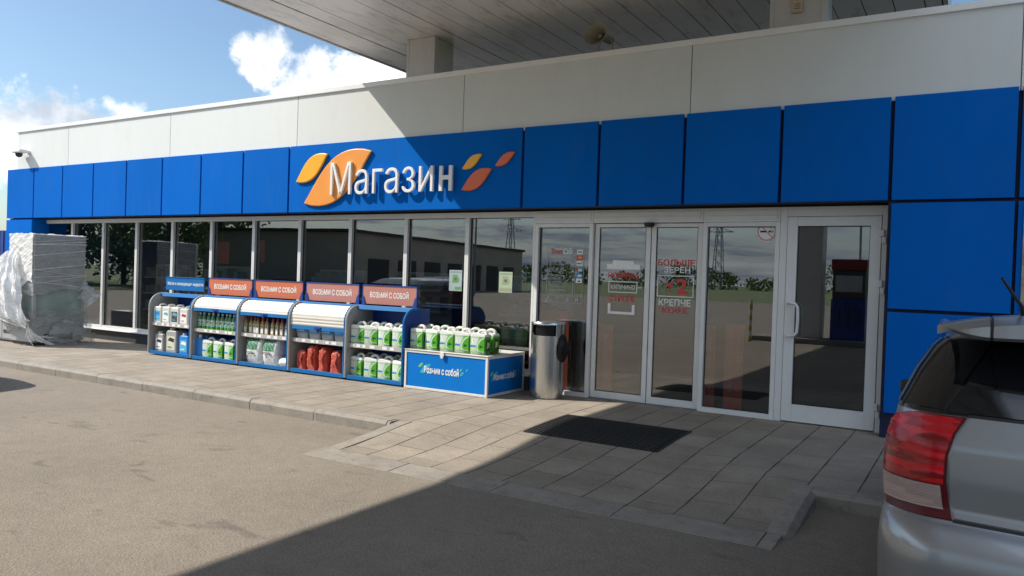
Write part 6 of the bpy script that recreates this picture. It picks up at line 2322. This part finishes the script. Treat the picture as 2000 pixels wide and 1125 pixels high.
def make_tree(loc, hgt, seed, label, leafm, sc=1.0):
    t_ = thing('leafy_tree', loc, label, 'tree', 'trees across the forecourt')
    q = random.Random(seed)
    tr = MB()
    tr.tube([(0, 0, 0), (0.1, 0.05, hgt * 0.3), (0.0, 0.15, hgt * 0.6), (0.1, 0.1, hgt * 0.9)], [0.22, 0.17, 0.10, 0.03], 8)
    blobs = []
    for i in range(20):
        a = q.uniform(0, 6.28)
        zz = hgt * q.uniform(0.14, 0.95)
        rr = hgt * 0.22 * (1.15 - abs(zz / hgt - 0.55)) * q.uniform(0.4, 1.0)
        c_ = Vector((math.cos(a) * rr, math.sin(a) * rr, zz))
        blobs.append((c_, hgt * q.uniform(0.09, 0.17)))
        tr.tube([(0, 0, zz * 0.72), tuple(c_ * 0.6 + Vector((0, 0, zz * 0.34))), tuple(c_)], [0.06, 0.04, 0.015], 5)
    part(tr, 'trunk', 'bark', t_, smooth=True)
    cr_ = MB()
    for c_, r in blobs:
        for k_ in range(210):
            d_ = Vector((q.gauss(0, 1), q.gauss(0, 1), q.gauss(0, 0.85)))
            d_ = d_.normalized() * r * (q.random() ** 0.4) * 1.15
            p_ = c_ + d_
            s_ = q.uniform(0.10, 0.26)
            u_ = Vector((q.gauss(0, 1), q.gauss(0, 1), q.gauss(0, 1))).normalized()
            w_ = u_.cross(Vector((q.gauss(0, 1), q.gauss(0, 1), q.gauss(0, 1)))).normalized()
            cr_.face([p_ - u_ * s_, p_ + w_ * s_ * 0.6, p_ + u_ * s_, p_ - w_ * s_ * 0.6])
    part(cr_, 'crown', leafm, t_)
    return t_


tA = make_tree((-50, -26, GZ), 10.5, 5, 'dense dark tree opposite the shop, nearest the garage block', 'leaf_a')
tB = make_tree((-57, -27, GZ), 12.0, 9, 'tall mid green tree opposite the shop, second from the garage block', 'leaf_b')
TL = [(-63, -25, 'dark tree third from the garage block'), (-69, -28, 'mid green tree fourth from the garage block'), (-75, -25, 'dark tree fifth from the garage block'),
      (-82, -27, 'mid green tree sixth from the garage block'), (-90, -26, 'dark tree seventh from the garage block'), (-98, -28, 'mid green tree eighth from the garage block'),
      (-107, -26, 'dark tree furthest from the garage block'), (-60, -38, 'mid green tree behind the row, near the garage block'), (-72, -40, 'dark tree behind the row opposite the shop')]
for i, (x, y, lab) in enumerate(TL):
    o = dup(tA if i % 2 == 0 else tB, (x, y, GZ), lab, rotz=i * 1.3)
    s_ = 0.9 + 0.25 * ((i * 37) % 10) / 10
    o.scale = (s_ * 1.25, s_ * 1.25, s_ * 1.2)

# far tree line
q = random.Random(21)
ft = MB()
for i in range(300):
    x = -240 + i * 1.3 + q.uniform(-0.6, 0.6)
    hh = 4.2 + 3.4 * noise.noise(Vector((x * 0.05, 3.0, 0))) + 2.2 * noise.noise(Vector((x * 0.21, 7.0, 0))) + q.uniform(0, 1.2)
    hh = max(1.2, hh)
    y = -205 + q.uniform(-9, 9)
    for k_ in range(int(26 + hh * 9)):
        p_ = Vector((x + q.gauss(0, 0.95), y + q.gauss(0, 1.0), GZ + hh * q.random() ** 0.75))
        s_ = q.uniform(0.18, 0.5)
        u_ = Vector((q.gauss(0, 1), q.gauss(0, 1), q.gauss(0, 1))).normalized()
        w_ = u_.cross(Vector((q.gauss(0, 1), q.gauss(0, 1), q.gauss(0, 1)))).normalized()
        ft.face([p_ - u_ * s_, p_ + w_ * s_, p_ + u_ * s_, p_ - w_ * s_])
note(ft.build('far_trees', 'leaf_b', origin=(-40, -205, GZ)), 'low belt of trees along the far edge of the field', 'trees', kind='stuff')


def pylon(loc, hgt, label):
    b = MB()
    def w(z):
        return 1.25 * (1 - z / hgt) + 0.25
    for sx_ in (-1, 1):
        for sy_ in (-1, 1):
            b.tube([(sx_ * w(0), sy_ * w(0), 0), (sx_ * w(hgt), sy_ * w(hgt), hgt)], 0.13, 4)
    lev = [hgt * i / 9 for i in range(10)]
    for z0, z1 in zip(lev[:-1], lev[1:]):
        for s_ in (-1, 1):
            b.tube([(-w(z0), s_ * w(z0), z0), (w(z1), s_ * w(z1), z1)], 0.07, 4)
            b.tube([(w(z0), s_ * w(z0), z0), (-w(z1), s_ * w(z1), z1)], 0.07, 4)
    for z, l in ((hgt * 0.62, 4.2), (hgt * 0.76, 3.4), (hgt * 0.90, 2.6)):
        b.tube([(-l, 0, z), (l, 0, z)], 0.12, 4)
        b.tube([(-l, 0, z), (0, 0, z + 1.2)], 0.07, 4)
        b.tube([(l, 0, z), (0, 0, z + 1.2)], 0.07, 4)
    return note(b.build('power_pylon', 'pole', origin=(0, 0, 0)), label, 'pylon', 'power pylons beyond the field')


o = pylon(None, 26.0, 'steel lattice power pylon above the garage block')
o.location = (-127, -200, GZ)
o2 = o.copy()
col.objects.link(o2)
o2.location = (-62, -205, GZ)
o2.scale = (0.95, 0.95, 1.0)
o2['label'] = 'taller steel lattice power pylon opposite the entrance doors'
for (x, y, hh, lab) in ((-33.5, -41, 9.0, 'tall thin lamp post beside the garage block'), (-6.6, -46, 9.5, 'tall thin lamp post beyond the fuel pump')):
    t_ = thing('lamp_post', (x, y, GZ), lab, 'lamp post', 'lamp posts around the forecourt')
    part(MB().tube([(0, 0, 0), (0, 0, hh), (0.1, 0.2, hh + 0.3), (0.2, 0.9, hh + 0.45)], [0.09, 0.06, 0.05, 0.045], 8), 'pole', 'pole', t_, smooth=True)
    part(MB().box(0.08, 0.32, 0.85, 1.45, hh + 0.40, hh + 0.50), 'lamp_head', 'fridge', t_, bevel=0.02)

# pump island under the canopy
isl = MB().box(-5.6, -2.4, -15.3, -13.9, GZ, 0.03)
note(isl.build('pump_island', 'kerb', origin=(-4.0, -14.6, GZ), bevel=0.02), 'raised concrete pump island under the canopy', 'island')
pu = thing('fuel_pump', (-3.05, -14.6, 0.03), 'tall grey and red fuel pump standing on the island beside the column', 'fuel pump')
part(MB().box(-0.45, 0.45, -0.3, 0.3, 0.0, 1.15), 'cabinet', 'cabnavy', pu, bevel=0.03)
part(MB().box(-0.42, 0.42, -0.27, 0.27, 1.151, 1.95), 'head', 'dark', pu, bevel=0.02)
part(MB().box(-0.34, 0.34, 0.271, 0.28, 1.35, 1.80), 'display', 'pump_grey', pu)
part(MB().box(-0.46, 0.46, -0.31, 0.31, 1.951, 2.25), 'top_sign', 'pump_red', pu, bevel=0.02)
hz = MB()
for i in range(3):
    hz.tube([(-0.3 + 0.25 * i, 0.31, 1.1), (-0.32 + 0.25 * i, 0.42, 0.7), (-0.28 + 0.25 * i, 0.44, 0.35), (-0.2 + 0.25 * i, 0.40, 0.6), (-0.2 + 0.25 * i, 0.32, 0.9)], 0.018, 6)
part(hz, 'hoses', 'gasket', pu, smooth=True)
bo = thing('hazard_bollard', (-5.45, -13.3, GZ), 'slim yellow and white striped bollard at the end of the pump island', 'bollard')
b = MB()
for i in range(8):
    b.lathe([(0.045, i * 0.15), (0.045, i * 0.15 + 0.15)], (0, 0), 12, i % 2)
part(b, 'post', ['stripe_yellow', 'doorwhite'], bo, smooth=True)
